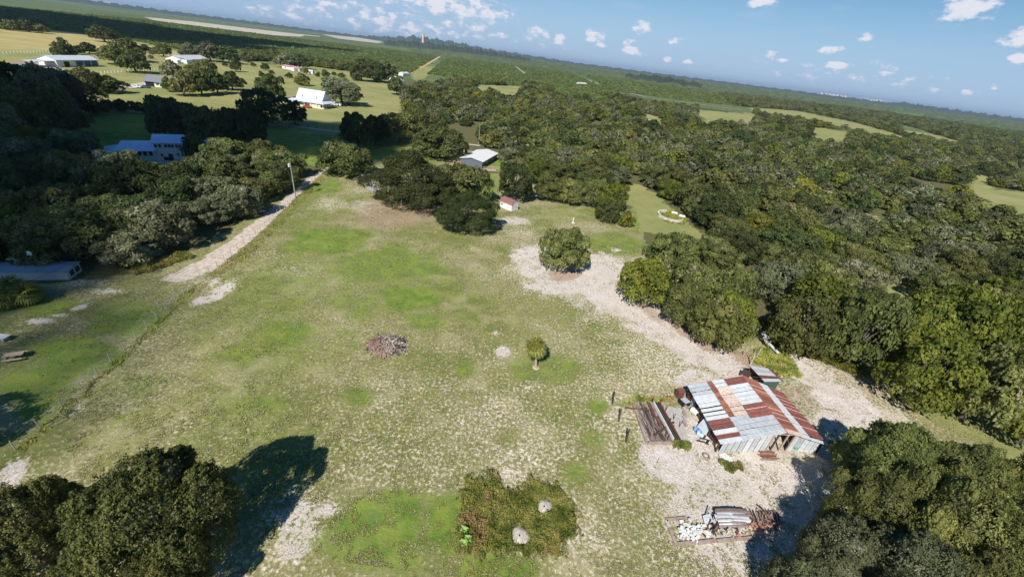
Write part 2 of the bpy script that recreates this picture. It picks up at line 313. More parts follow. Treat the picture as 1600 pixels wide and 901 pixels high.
for b in [(640, 465, 44, 16, 1), (600, 412, 90, 26, .55), (520, 375, 60, 22, .75), (660, 420, 34, 14, .6), (625, 405, 30, 12, .5), (450, 520, 50, 24, .55), (560, 480, 60, 24, .45), (665, 500, 30, 12, .6), (730, 575, 14, 14, .5), (890, 570, 12, 5, .7), (865, 575, 44, 26, .35), (830, 570, 40, 22, .4),
          (590, 830, 60, 40, .85), (700, 820, 34, 46, .95), (770, 885, 70, 20, .9), (620, 780, 30, 16, .8), (540, 860, 40, 20, .5), (600, 800, 50, 22, .8), (420, 630, 36, 12, .4), (560, 620, 26, 18, .5), (790, 680, 18, 16, .3), (930, 690, 20, 16, .4), (735, 495, 30, 12, .3), (700, 620, 40, 20, .2), (900, 740, 24, 20, .4),
          (230, 640, 230, 110, .24), (430, 520, 200, 80, .26), (650, 470, 200, 60, .2), (560, 440, 200, 70, .30), (430, 500, 120, 40, .28), (300, 600, 120, 50, .18), (850, 500, 90, 60, .2), (500, 330, 160, 40, .25), (600, 840, 120, 60, .4), (120, 560, 80, 34, .7), (60, 600, 60, 60, .6), (200, 500, 60, 30, .5), (60, 480, 80, 14, .5), (230, 600, 50, 24, .35), (380, 560, 40, 20, .4), (500, 290, 40, 16, .5), (540, 262, 60, 16, .5), (640, 250, 60, 22, .45), (960, 380, 40, 18, .5), (1020, 630, 50, 5, .8), (935, 635, 14, 10, .6), (700, 465, 30, 10, .3), (1090, 760, 16, 6, .3),
          (1005, 345, 30, 22, .5), (1075, 372, 40, 14, .5), (900, 335, 50, 14, .3), (1190, 480, 24, 40, .4), (760, 290, 20, 26, .5), (780, 250, 30, 10, .5)]:
    lush = np.maximum(lush, blob(*b))
for b in [(615, 335, 80, 26, .7), (560, 340, 60, 22, .5), (1080, 520, 60, 14, .9, .5, .6), (1160, 560, 30, 10, .8, .5, .5), (1020, 490, 50, 12, .8, .5, .7), (780, 350, 50, 10, .4), (1300, 560, 60, 20, .5), (1350, 600, 60, 26, .5, .5, .5), (900, 480, 80, 20, .25), (480, 550, 50, 16, .25), (150, 590, 30, 8, .6, .6, -.7), (700, 270, 60, 24, .5), (880, 430, 30, 10, .9), (1050, 640, 40, 30, .4),
          (490, 282, 30, 9, .5), (1250, 620, 40, 26, .6), (1230, 700, 40, 12, .7), (1010, 370, 20, 8, .5), (1190, 700, 50, 8, .5)]:
    litter = np.maximum(litter, blob(*b))
road = np.maximum(road, soft([(497, 261), (513, 262), (464, 306), (433, 338), (388, 381), (334, 421), (284, 440), (250, 437), (312, 406), (364, 373), (402, 343), (437, 317)], .5))
road = np.maximum(road, .35*soft([(285, 430), (320, 430), (150, 600), (80, 660), (60, 640), (150, 560)], 2.5))
PASTL = [(-500, 40), (0, 42), (150, 54), (290, 82), (420, 100), (520, 106), (600, 122), (632, 135), (640, 160), (600, 200), (540, 212), (330, 190), (170, 172), (60, 190), (-500, 230)]
pl = soft(PASTL, 6); pasture = np.maximum(pasture, pl)
for p in [[(960, 178), (1010, 175), (1140, 196), (1180, 205), (1120, 215), (1060, 200)], [(1085, 172), (1180, 178), (1180, 195), (1100, 190)], [(1170, 166), (1250, 172), (1330, 190), (1400, 208), (1430, 226), (1380, 222), (1300, 200), (1180, 178)], [(1250, 195), (1340, 205), (1330, 232), (1270, 235)],
          [(740, 132), (820, 135), (810, 152), (745, 145)], [(1495, 290), (1600, 300), (1700, 330), (1700, 380), (1600, 345), (1500, 310)], [(1520, 270), (1560, 280), (1550, 300), (1510, 295)], [(1490, 375), (1540, 385), (1560, 402), (1520, 400)], [(1345, 432), (1440, 455), (1470, 500), (1400, 480), (1350, 455)], [(1225, 268), (1262, 278), (1350, 328), (1460, 384), (1510, 402), (1440, 396), (1340, 350), (1230, 288)], [(1560, 575), (1700, 575), (1700, 610), (1580, 600)], [(1160, 180), (1200, 185), (1260, 205), (1200, 200)],
          [(975, 283), (1010, 290), (1060, 330), (1120, 375), (1000, 365), (985, 330)], [(640, 112), (668, 100), (680, 112), (650, 128)], [(1380, 190), (1430, 203), (1520, 225), (1500, 232), (1410, 215)], [(1440, 590), (1520, 640), (1640, 720), (1640, 760), (1500, 690), (1430, 640)]]:
    pasture = np.maximum(pasture, soft(p, 4))
far = (PY < 178+0.02*PX)
MAIN = [(520, 255), (560, 225), (640, 215), (700, 235), (760, 235), (800, 260), (850, 300), (930, 310), (990, 330), (1010, 380), (1080, 470), (1200, 520), (1300, 540), (1500, 640), (1700, 800), (1700, 1400), (-900, 1400), (-900, 560), (0, 450), (250, 425), (440, 300)]
mainm = soft(MAIN, 2)
LAWN = [(70, 200), (180, 168), (440, 190), (570, 205), (640, 225), (560, 262), (500, 262), (430, 240), (330, 255), (180, 262), (90, 250)]
lawn = soft(LAWN, 3)
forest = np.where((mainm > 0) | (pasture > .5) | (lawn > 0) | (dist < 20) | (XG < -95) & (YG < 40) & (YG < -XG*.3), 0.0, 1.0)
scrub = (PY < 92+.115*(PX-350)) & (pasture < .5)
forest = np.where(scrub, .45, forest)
gold = soft([(-500, 30), (0, 42), (150, 54), (290, 80), (270, 88), (100, 78), (-500, 70)], 6)
lush = np.where(lawn > 0, .8, lush); lush = np.where(pl > 0, .25*lush, lush)
def build_ground():
    nv = nx*ny; co = np.empty((nv, 3), np.float32); co[:, 0] = XG.ravel(); co[:, 1] = YG.ravel()
    bump = (n4-.5)*.10+(n2-.5)*.22; co[:, 2] = np.where(dist < 220, bump*np.clip((220-dist)/60, 0, 1), 0).ravel()-.05
    i = np.arange(ny-1)[:, None]*nx+np.arange(nx-1)[None, :]; q = np.stack([i, i+1, i+nx+1, i+nx], -1).reshape(-1, 4)
    me = bpy.data.meshes.new('ground'); me.vertices.add(nv); me.vertices.foreach_set('co', co.ravel())
    me.loops.add(q.size); me.loops.foreach_set('vertex_index', q.ravel().astype(np.int32)); me.polygons.add(len(q))
    me.polygons.foreach_set('loop_start', (np.arange(len(q))*4).astype(np.int32)); me.polygons.foreach_set('use_smooth', np.ones(len(q), bool))
    me.update(calc_edges=True)
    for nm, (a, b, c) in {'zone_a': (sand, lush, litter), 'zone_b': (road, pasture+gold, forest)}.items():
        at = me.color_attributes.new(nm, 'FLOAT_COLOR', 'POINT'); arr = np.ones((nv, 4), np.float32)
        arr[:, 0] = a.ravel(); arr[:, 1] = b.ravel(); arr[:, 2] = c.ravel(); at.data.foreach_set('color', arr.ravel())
    o = link('ground', me); tag(o, kind='structure'); return o
def ground_mat():
    m = bpy.data.materials.new('ground'); m.use_nodes = True; nt = m.node_tree; b = nt.nodes['Principled BSDF']; b.inputs['Roughness'].default_value = .95; b.inputs['Specular IOR Level'].default_value = .1
    ge = nd(nt, 'ShaderNodeNewGeometry'); pos = ge.outputs['Position']
    def noise(s, d=5, r=.6, stretch=None, w=None):
        n = nd(nt, 'ShaderNodeTexNoise', i_Scale=s, i_Detail=d, i_Roughness=r)
        src = w or pos
        if stretch: mp = nd(nt, 'ShaderNodeMapping'); mp.inputs['Scale'].default_value = stretch; lk(nt, src, mp.inputs[0]); src = mp.outputs[0]
        lk(nt, src, n.inputs['Vector']); return n.outputs[0]
    def ramp(v, a, b_, lo=0., hi=1.):
        r = nd(nt, 'ShaderNodeMapRange', interpolation_type='SMOOTHSTEP'); lk(nt, v, r.inputs[0]); r.inputs[1].default_value = a; r.inputs[2].default_value = b_; r.inputs[3].default_value = lo; r.inputs[4].default_value = hi; return r.outputs[0]
    def mix(f, a, b_):
        x = nd(nt, 'ShaderNodeMix', data_type='RGBA')
        if hasattr(f, 'links'): lk(nt, f, x.inputs[0])
        else: x.inputs[0].default_value = f
        for i, v in ((6, a), (7, b_)):
            if hasattr(v, 'links'): lk(nt, v, x.inputs[i])
            else: x.inputs[i].default_value = (*v, 1)
        return x.outputs[2]
    def math_(op, a, b_):
        x = nd(nt, 'ShaderNodeMath', operation=op)
        for i, v in ((0, a), (1, b_)):
            if hasattr(v, 'links'): lk(nt, v, x.inputs[i])
            else: x.inputs[i].default_value = v
        return x.outputs[0]
    za = nd(nt, 'ShaderNodeAttribute', attribute_name='zone_a'); zb = nd(nt, 'ShaderNodeAttribute', attribute_name='zone_b')
    A = nd(nt, 'ShaderNodeSeparateColor'); lk(nt, za.outputs['Color'], A.inputs[0]); B = nd(nt, 'ShaderNodeSeparateColor'); lk(nt, zb.outputs['Color'], B.inputs[0])
    big = noise(.05, 5, .6); med = noise(.35, 6, .62); fine = noise(2.6, 6, .7); vf = noise(7.0, 4, .7)
    olive = mix(ramp(med, .35, .65), (.165, .20, .048), (.27, .26, .09))
    olive = mix(ramp(big, .4, .62), olive, (.34, .305, .15))
    olive = mix(ramp(fine, .35, .7), mix(.45, olive, (.07, .08, .02)), olive)
    # pale dead tufts and specks of bare sand
    base_thr = math_('SUBTRACT', fine, math_('MULTIPLY', math_('SUBTRACT', .5, big), .35))
    base_thr = math_('ADD', base_thr, math_('MULTIPLY', A.outputs[0], .22)); base_thr = math_('SUBTRACT', base_thr, math_('MULTIPLY', A.outputs[1], .16))
    patch = noise(.16, 4, .55); olive = mix(math_('MULTIPLY', ramp(patch, .50, .66), .6), olive, (.38, .335, .185))
    near = mix(ramp(base_thr, .50, .66), olive, (.50, .435, .305))
    near = mix(ramp(math_('ADD', base_thr, math_('MULTIPLY', math_('SUBTRACT', vf, .5), .5)), .62, .72), near, (.74, .67, .58))
    lushc = mix(ramp(med, .35, .65), (.085, .185, .022), (.20, .275, .035)); lushc = mix(ramp(fine, .4, .65), lushc, mix(.5, lushc, (.20, .19, .07)))
    near = mix(math_('MULTIPLY', ramp(math_('ADD', A.outputs[1], math_('MULTIPLY', math_('SUBTRACT', med, .5), .8)), .10, .60), .86), near, lushc)
    near = mix(math_('MULTIPLY', ramp(math_('ADD', A.outputs[2], math_('MULTIPLY', math_('SUBTRACT', fine, .5), .6)), .2, .9), .65), near, mix(ramp(vf, .4, .6), (.27, .19, .12), (.42, .31, .23)))
    sandc = mix(ramp(fine, .35, .65), (.70, .635, .60), (.52, .45, .40)); sandc = mix(ramp(math_('ADD', vf, math_('MULTIPLY', math_('SUBTRACT', med, .5), .35)), .53, .60), sandc, (.33, .29, .16))
    sf = math_('ADD', A.outputs[0], math_('MULTIPLY', math_('SUBTRACT', math_('ADD', math_('MULTIPLY', med, .55), math_('MULTIPLY', fine, .45)), .5), 1.7))
    sand_ = mix(ramp(sf, .42, .66), near, sandc)
    sand_ = mix(math_('MULTIPLY', ramp(math_('ADD', A.outputs[2], math_('MULTIPLY', math_('SUBTRACT', fine, .5), .9)), .45, .95), .8), sand_, mix(ramp(vf, .4, .6), (.26, .17, .115), (.45, .30, .23)))
    rd = mix(ramp(noise(1.2, 5, .65), .35, .65), (.62, .54, .48), (.44, .35, .26))
    c = mix(ramp(math_('ADD', B.outputs[0], math_('MULTIPLY', math_('SUBTRACT', fine, .5), .5)), .3, .6), sand_, rd)
    # pastures of the farms
    p1 = mix(ramp(noise(.03, 6, .65), .38, .62), (.30, .285, .115), (.215, .235, .08)); p1 = mix(ramp(noise(.25, 5, .7), .45, .7), p1, mix(.5, p1, (.30, .27, .12)))
    gold_ = mix(ramp(noise(.04, 5, .6), .4, .6), (.42, .335, .145), (.34, .30, .12))
    p2 = mix(ramp(B.outputs[1], 1.2, 1.9), p1, gold_)
    c = mix(ramp(B.outputs[1], .3, .7), c, p2)
    # woodland floor and far scrub: dark clumpy green
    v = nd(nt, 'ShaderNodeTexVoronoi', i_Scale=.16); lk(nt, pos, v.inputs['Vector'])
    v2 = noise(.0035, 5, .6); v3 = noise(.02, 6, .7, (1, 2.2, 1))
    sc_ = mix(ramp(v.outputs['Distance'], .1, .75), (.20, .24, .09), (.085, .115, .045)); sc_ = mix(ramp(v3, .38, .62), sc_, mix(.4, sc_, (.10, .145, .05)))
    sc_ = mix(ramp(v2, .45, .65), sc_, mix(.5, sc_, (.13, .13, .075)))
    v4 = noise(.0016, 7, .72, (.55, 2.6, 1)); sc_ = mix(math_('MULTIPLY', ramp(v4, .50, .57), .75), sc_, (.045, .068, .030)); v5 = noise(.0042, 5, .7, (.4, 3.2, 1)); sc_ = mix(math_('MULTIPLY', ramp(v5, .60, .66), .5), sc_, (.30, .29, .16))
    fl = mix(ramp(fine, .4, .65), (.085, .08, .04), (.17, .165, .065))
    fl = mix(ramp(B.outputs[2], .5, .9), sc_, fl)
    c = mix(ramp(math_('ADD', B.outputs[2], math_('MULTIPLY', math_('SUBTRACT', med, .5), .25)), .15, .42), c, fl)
    # far beyond the last bushes the cover is scrub
    lk(nt, c, b.inputs['Base Color'])
    bp = nd(nt, 'ShaderNodeBump'); bp.inputs['Strength'].default_value = .55; bp.inputs['Distance'].default_value = .25
    lk(nt, math_('ADD', fine, math_('MULTIPLY', vf, .5)), bp.inputs['Height']); lk(nt, bp.outputs[0], b.inputs['Normal'])
    return m
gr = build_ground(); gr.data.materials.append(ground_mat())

def strip(name, pts, width, m, z=.06, jag=.12):
    """a track laid on the ground through the given points, with uneven edges"""
    P = [g(*p)[:2] for p in pts]; out = []
    for a, b in zip(P[:-1], P[1:]):
        n = max(2, int(np.hypot(*(b-a))/(width*.8)))
        for k in range(n): out.append(a+(b-a)*k/n)
    out.append(P[-1]); vs = []; fs = []
    for i, p in enumerate(out):
        t = out[min(i+1, len(out)-1)]-out[max(i-1, 0)]; t = t/np.hypot(*t); nrm = np.array([-t[1], t[0]])
        for s in (-1, 1):
            w = width/2*(1+random.uniform(-jag, jag)*1.6); q = p+nrm*s*w; vs.append((q[0], q[1], z))
    for i in range(len(out)-1): fs.append((2*i, 2*i+1, 2*i+3, 2*i+2))
    me = mesh_from(vs, fs, [m]); o = link(name, me); return tag(o, kind='structure')
def sheet(name, pts, m, z=.05):
    P = [g(*p)[:2] for p in pts]; me = mesh_from([(p[0], p[1], z) for p in P], [tuple(range(len(P)))], [m]); o = link(name, me); return tag(o, kind='structure')
strip('road', [(640, 114), (652, 108), (668, 100), (685, 90), (703, 80)], 9, ROADO, .25)
strip('road', [(790, 93), (800, 100), (820, 115)], 5, SANDF, .2)
strip('road', [(878, 108), (905, 120), (937, 132)], 5, SANDF, .2)
strip('road', [(985, 146), (1010, 152), (1060, 159), (1110, 166), (1160, 172)], 5, SANDF, .2)
strip('road', [(985, 175), (1020, 190), (1050, 204)], 5, ROADT, .15)
strip('driveway', [(98, 182), (125, 180), (140, 174), (165, 170), (190, 171), (215, 175), (250, 180)], 4.5, ROADT, .12)
strip('driveway', [(118, 148), (150, 143), (190, 137), (225, 132)], 4, ROADT, .12)
strip('driveway', [(400, 205), (412, 197), (440, 196), (470, 199), (533, 207)], 2.6, SANDF, .12)
strip('driveway', [(680, 226), (720, 224), (750, 228)], 2.5, SANDF, .1)
sheet('gravel_path', [(556, 272), (568, 271), (582, 283), (594, 297), (585, 302), (574, 296), (563, 284)], GRAVEL, .12)
sheet('sand_field', [(225, 27), (300, 34), (400, 46), (478, 55), (470, 58), (380, 53), (290, 40), (240, 32)], SANDF, .6)
sheet('sand_field', [(503, 54), (560, 59), (600, 66), (590, 68), (530, 61)], SANDF, .8)
sheet('sand_field', [(430, 50), (500, 57), (500, 58), (430, 52)], SANDF, .8)
sheet('farmyard', [(0, 98), (60, 96), (100, 104), (85, 110), (30, 108), (0, 108)], mat('yard_dirt', (.34, .28, .24), .95, .3, .3), .08)
sheet('parking_pad', [(190, 134), (228, 128), (232, 136), (205, 139)], SANDF, .16)

# ------------------------------------------------------------ trees
def crown_mesh(seed, nleaf, leaf, W=10., Hc=7., z0=.35, lobes=16, mat_=None, flat=0.):
    r = np.random.default_rng(seed); cx = []; prim = max(7, lobes//4)
    for k in range(prim):
        th = 2.4*k+r.uniform(-.5, .5); ph = np.arccos(np.clip(1-1.42*(k+.5)/prim, -.42, 1)); rr = r.uniform(.50, .74)
        c0 = np.array((math.sin(ph)*math.cos(th)*rr*W/2, math.sin(ph)*math.sin(th)*rr*W/2, z0+Hc*.36+math.cos(ph)*rr*Hc*(.60 if ph < 1.57 else .42))); R0 = r.uniform(.13, .20)*W
        cx.append((*c0, R0))
        for j in range(max(1, lobes//prim-1)):
            dv = r.normal(size=3); dv[2] = abs(dv[2])*.8-.15; dv /= np.linalg.norm(dv); q = c0+dv*R0*r.uniform(.7, 1.05); cx.append((*q, R0*r.uniform(.42, .68)))
    for k in range(9):
        th = k*.698+r.uniform(-.2, .2); rr = r.uniform(.52, .70); cx.append((math.cos(th)*rr*W/2, math.sin(th)*rr*W/2, z0+Hc*r.uniform(.15, .26), W*r.uniform(.12, .16)))
    cx.append((0, 0, z0+Hc*.40, .24*W)); lobes = len(cx)
    L = np.array(cx); tone_l = r.uniform(0, 1, lobes); P = []; N = []; T = []
    need = nleaf
    while need > 0:
        n = int(need*2.2)+50; k = r.integers(0, lobes, n); d = r.normal(size=(n, 3)); d /= np.linalg.norm(d, axis=1)[:, None]; d[:, 2] = np.where(d[:, 2] < -.35, -d[:, 2], d[:, 2])
        # lumpy surface of each lobe
        lump = 1+.20*np.sin(d[:, 0]*7+k*1.7)*np.sin(d[:, 1]*8+k)*1+.10*np.sin(d[:, 2]*15+d[:, 0]*11+k*2.3)
        rad = L[k, 3]*lump*(1-np.abs(r.normal(0, .10, n))); p = L[k, :3]+d*rad[:, None]*np.array([1, 1, .82])
        # keep what is not buried deep in another lobe
        dep = np.full(n, 9.)
        for j in range(lobes): dep = np.minimum(dep, np.where(k == j, 9, np.linalg.norm((p-L[j, :3])/np.array([1, 1, .82]), axis=1)/L[j, 3]))
        ok = (dep > .80) & (p[:, 2] > z0-.1)
        p = p[ok]; d = d[ok]; k = k[ok]; take = min(len(p), need); P.append(p[:take]); N.append(d[:take]); T.append(k[:take]); need -= take
    P = np.concatenate(P); N = np.concatenate(N); K = np.concatenate(T); n = len(P)
    nr = N+r.normal(0, .55, (n, 3)); nr /= np.linalg.norm(nr, axis=1)[:, None]
    a = np.cross(nr, r.normal(size=(n, 3))); a /= np.linalg.norm(a, axis=1)[:, None]; b = np.cross(nr, a)
    s = leaf*r.uniform(.6, 1.35, n)[:, None]; s2 = s*r.uniform(.45, .8, n)[:, None]
    bend = nr*s*.25
    v = np.stack([P-a*s, P-b*s2+bend, P+a*s, P+b*s2+bend], 1).reshape(-1, 3)
    q = np.arange(n*4).reshape(-1, 4)
    # hue per clump: smooth noise in space plus lobe and leaf scatter
    cl = fbm(P[:, 0]/1.1+50, P[:, 1]/1.1+P[:, 2]*.8+50, seed, 2)
    tone = np.clip(.30*tone_l[K]+.42*(cl-.5)*2+.30+r.normal(0, .13, n), 0, 1)
    ms = fbm(P[:, 0]/1.6+150, P[:, 1]/1.6+P[:, 2]*.6+90, seed+5, 2); ms = (ms-ms.min())/(ms.max()-ms.min()); ms = np.clip(.75*ms+.25*r.uniform(0, 1, n), 0, 1)
    ext = np.percentile(np.hypot(P[:, 0], P[:, 1]), 97); v[:, :2] *= (W/2)/ext; L = L.copy(); L[:, :2] *= (W/2)/ext; L[:, 3] *= min(1, (W/2)/ext)
    me = bpy.data.meshes.new('crown'); me.vertices.add(n*4); me.vertices.foreach_set('co', v.astype(np.float32).ravel())
    me.loops.add(n*4); me.loops.foreach_set('vertex_index', q.ravel().astype(np.int32)); me.polygons.add(n)
    me.polygons.foreach_set('loop_start', (np.arange(n)*4).astype(np.int32)); me.update(calc_edges=True)
    at = me.attributes.new('tone', 'FLOAT_COLOR', 'FACE'); arr = np.ones((n, 4), np.float32); arr[:, 0] = tone; arr[:, 1] = ms; at.data.foreach_set('color', arr.ravel())
    me.materials.append(mat_); me['top'] = float(P[:, 2].max())
    return me, L
def trunk_mesh(seed, L, W=10., r0=.32, n=6):
    r = random.Random(seed); mb = MB(); fork = Vector((r.uniform(-.2, .2), r.uniform(-.2, .2), 1.7))
    mb.tube([(0, 0, -.3), (fork.x*.5, fork.y*.5, .8), fork], [r0*1.5, r0, r0*.85], 8)
    for i, l in enumerate(L[:8]):
        e = Vector(l[:3]); m = fork.lerp(e, .5)+Vector((r.uniform(-.4, .4), r.uniform(-.4, .4), r.uniform(-.2, .5)))
        mb.tube([fork, m, e], [r0*.55, r0*.36, r0*.16], n)
        for k in range(3):
            d = Vector((r.uniform(-1, 1), r.uniform(-1, 1), r.uniform(-.1, 1))).normalized()*l[3]*.98
            mb.tube([m.lerp(e, .6), e+d*.5, e+d], [r0*.2, r0*.12, r0*.05], 4, cap=False)
    return mesh_from(mb.v, mb.f, [BARK], True)
LEAFM = {'dark': L_DARK, 'oak': L_OAK, 'moss': L_MOSS, 'yellow': L_YEL}
VAR = {}
def make_variants():
    for lod, cnt, nleaf, leaf in (('hi', 3, 80000, .078), ('mid', 4, 13000, .19), ('lo', 3, 2700, .40)):
        for i in range(cnt):
            base, L = crown_mesh(100+i*7+len(lod), nleaf, leaf, lobes=(60, 48, 28)[('hi', 'mid', 'lo').index(lod)], mat_=L_OAK)
            tm = trunk_mesh(i, L)
            for k, mm in LEAFM.items():
                me = base if (k == 'oak' or lod != 'lo') else base.copy()
                if me is not base: me.materials[0] = mm
                VAR.setdefault((lod, k), []).append((me, tm))
make_variants()
TREES = []
def tree(x, y, w, h, tone='oak', lod=None, label='', group=None, z=0.0, name='live_oak_tree'):
    """w crown width, h full height in metres"""
    d = math.sqrt(x*x+y*y+H*H)
    if lod is None: lod = 'hi' if (w/d*403 > 62 or d < 78) else ('mid' if w/d*403 > 20 else 'lo')
    v = random.choice(VAR[(lod, tone)]); top = v[0]['top']
    e = thing(name, label, 'tree', (x, y, z), random.uniform(0, 6.28), group)
    s = (w/10, w/10*random.uniform(.92, 1.08), h/top)
    c_ = link('crown', v[0], e, scale=s)
    if lod != 'lo': c_.material_slots[0].link = 'OBJECT'; c_.material_slots[0].material = LEAFM[tone]
    link('trunk', v[1], e, scale=s); TREES.append((x, y, w)); return e
def tree_box(x0, y0, x1, y1, tone='oak', label='', group=None, name='live_oak_tree', hmul=1.0):
    """a tree whose crown covers the given stretch of the photograph"""
    cx_, cy_ = (x0+x1)/2, (y0+y1)/2; pw, ph = x1-x0, y1-y0; zc = 4.0
    for _ in range(6):
        p = g(cx_, cy_, zc); s = math.dist(p, (0, 0, H)); w = pw*s/F
        d = ray(cx_, cy_); dn = d/np.linalg.norm(d); off = F/abs(d@FWD); w /= (1+ (np.linalg.norm(d)/F-1)*.6)
        dep = math.asin(-dn[2]); hh = ph*s/F
        t = max((hh/2)**2-(w/2*math.sin(dep))**2, (w*.28*math.cos(dep))**2); hc = 2*math.sqrt(t)/math.cos(dep)
        hc = min(max(hc, .5*w), 1.15*w); zc = hc*.5
    near_ = p[1] < 62
    return tree(p[0], p[1], w*(.95 if w > 11 and near_ else 1.02 if near_ else 1.07), (hc+.06*w)*hmul*(1 if near_ else .93), tone, label=label, group=group, name=name)
G_LONE = None
tree_box(683, 296, 778, 360, 'dark', 'broad lone live oak with pale twigs standing in front of the two joined oaks')
tree_box(584, 236, 705, 320, 'dark', 'largest round dark oak at the top of the pasture, behind the short bare pole')
tree_box(686, 256, 764, 316, 'oak', 'grey-green oak between the big round oak and the white metal-roofed house')
tree_box(648, 199, 728, 243, 'dark', 'dense dark dome-shaped tree behind the two joined oaks, beside the far light pole')
tree_box(845, 355, 918, 422, 'oak', 'small oak with yellowish top standing alone on bare white sand')
tree_box(930, 311, 970, 345, 'dark', 'small round dark tree at the corner of the pasture beside the hedge row')
tree_box(502, 226, 576, 271, 'oak', 'oak at the top of the sandy lane, left of the gravel path')
tree_box(777, 257, 838, 311, 'dark', 'dark rounded oak directly behind the small white shed')
tree_box(152, 714, 334, 900, 'oak', 'large oak with a long dark shadow at the bottom left of the pasture')
tree_box(195, 870, 310, 960, 'oak', 'oak crown cut by the bottom edge below the big left oak')
tree_box(-34, 775, 104, 905, 'oak', 'oak in the bottom left corner beside the big shadowed oak')
tree_box(58, 752, 116, 815, 'oak', 'smaller bushy oak rising behind the corner oak at bottom left')
tree_box(404, 120, 441, 150, 'dark', 'round dark tree in the sunny pasture left of the white farmhouse')
tree_box(384, 145, 440, 190, 'dark', 'very dark tree beside the bend of the drive, left of the white farmhouse')
tree_box(444, 161, 474, 190, 'dark', 'small round tree in front of the white farmhouse')
tree_box(505, 127, 560, 159, 'moss', 'mossy grey-brown oak with bare hanging branches behind the white farmhouse')
tree_box(84, 66, 109, 86, 'dark', 'single round dark tree above the white barn in the golden field')
for i, (b, t, l) in enumerate([((158, 72, 192, 93), 'oak', 'left tree of the clump right of the white barn'), ((180, 68, 216, 88), 'oak', 'rear tree of the clump right of the white barn'), ((190, 84, 225, 106), 'dark', 'front dark tree of the clump right of the white barn'),
        ((145, 46, 174, 60), 'dark', 'tree at the edge of the golden field against the dark scrub'), ((241, 70, 264, 84), 'oak', 'round tree between the clump and the white house in the left pasture'), ((254, 99, 282, 118), 'moss', 'greyish tree behind the grey-roofed house'),
        ((298, 98, 334, 125), 'oak', 'tallest tree of the row right of the grey-roofed house'), ((268, 118, 300, 143), 'oak', 'bushy tree touching the right end of the grey-roofed house'), ((296, 116, 326, 142), 'dark', 'second tree of the row right of the grey-roofed house'), ((322, 115, 350, 140), 'dark', 'third tree of the row right of the grey-roofed house'), ((346, 116, 376, 136), 'dark', 'last tree at the right end of the row in the left pasture'),
        ((285, 72, 312, 88), 'moss', 'grey tree behind the white house in the left pasture'), ((312, 70, 340, 90), 'moss', 'mossy tree to the right of the white house in the left pasture'), ((340, 76, 370, 94), 'dark', 'dark tree at the scrub edge right of the mossy tree'),
        ((255, 121, 272, 141), 'yellow', 'small green tree in front of the grey-roofed house'),
        ((548, 96, 580, 122), 'dark', 'left tree of the dark grove beyond the white farmhouse'), ((570, 98, 604, 124), 'dark', 'middle tree of the dark grove beyond the white farmhouse'), ((594, 100, 622, 126), 'dark', 'right tree of the dark grove beyond the white farmhouse'),
        ((606, 122, 634, 145), 'dark', 'dark tree in front of the pale domed roof'), ((432, 85, 460, 102), 'moss', 'grey tree behind the pink-roofed mobile home'), ((452, 88, 482, 104), 'dark', 'dark tree behind the right end of the pink-roofed mobile home'),
        ((462, 117, 482, 131), 'oak', 'scrubby tree in the pasture between mobile home and white farmhouse'), ((502, 110, 514, 120), 'dark', 'small dark bush-like tree right of the white shed in the far pasture'), ((474, 103, 482, 118), 'oak', 'thin tree beside the white shed in the far pasture'),
        ((360, 94, 374, 110), 'dark', 'leaning narrow tree in the pasture, long shadow'), ((404, 112, 412, 120), 'dark', 'little round bush in the pasture above the round dark tree'), ((408, 100, 420, 108), 'dark', 'little bush left of the pink-roofed mobile home')]):
    tree_box(*b, t, l)
for b, l_ in zip([(0, 115, 60, 165), (30, 118, 95, 172), (70, 120, 120, 162), (96, 116, 150, 152), (0, 148, 50, 195), (40, 150, 100, 205), (95, 170, 130, 200), (85, 135, 120, 175), (-60, 150, 10, 230), (-60, 110, 10, 170)], ['leftmost oak of the dark thicket at the left edge', 'grey oak in the middle of the left edge thicket', 'oak of the left thicket just below the silver pickup', 'right end oak of the left thicket by the straight driveway', 'low oak beside the half hidden white-roofed house', 'big oak of the left thicket above the white parked car', 'small oak right of the white parked car', 'oak of the left thicket at the start of the curved drive', 'oak at the left edge below the half hidden white house', 'oak at the left edge above the half hidden white house']):
    tree_box(*b, random.choice(['dark', 'moss', 'oak']), l_, 'thicket at the left edge')
for b in [(132, 128, 160, 139), (150, 126, 186, 138)]: tree_box(*b, 'dark', 'low dark shrub along the driveway below the white barn', 'shrubs along the driveway below the barn', name='shrub')
for b in [(118, 152, 140, 172), (138, 156, 160, 174), (158, 158, 176, 170), (180, 158, 198, 172), (198, 160, 212, 170), (212, 162, 226, 174), (226, 164, 244, 176)]: tree_box(*b, 'dark', 'low shrub in the row above the pale curved driveway', 'shrub row above the curved driveway', name='shrub')
for b, l_ in zip([(238, 160, 290, 205), (262, 168, 312, 216), (300, 172, 350, 222), (336, 172, 380, 220), (364, 176, 412, 222), (236, 178, 268, 206), (285, 205, 318, 248), (314, 195, 350, 225), (380, 160, 410, 195)], ['leftmost dark oak of the grove behind the blue-roofed house', 'dark oak directly above the blue roof', 'dark oak above the right end of the blue-roofed house', 'dark oak above the dark blue garage', 'rightmost dark oak of the grove, by the drive', 'small dark oak at the left front of the shaded grove', 'dark tree standing against the right wall of the blue-roofed house', 'dark oak behind the middle of the shaded grove, above the garage', 'dark oak at the upper right of the shaded grove, near the drive bend']):
    tree_box(*b, 'dark', l_, 'dark grove behind the blue-roofed house')
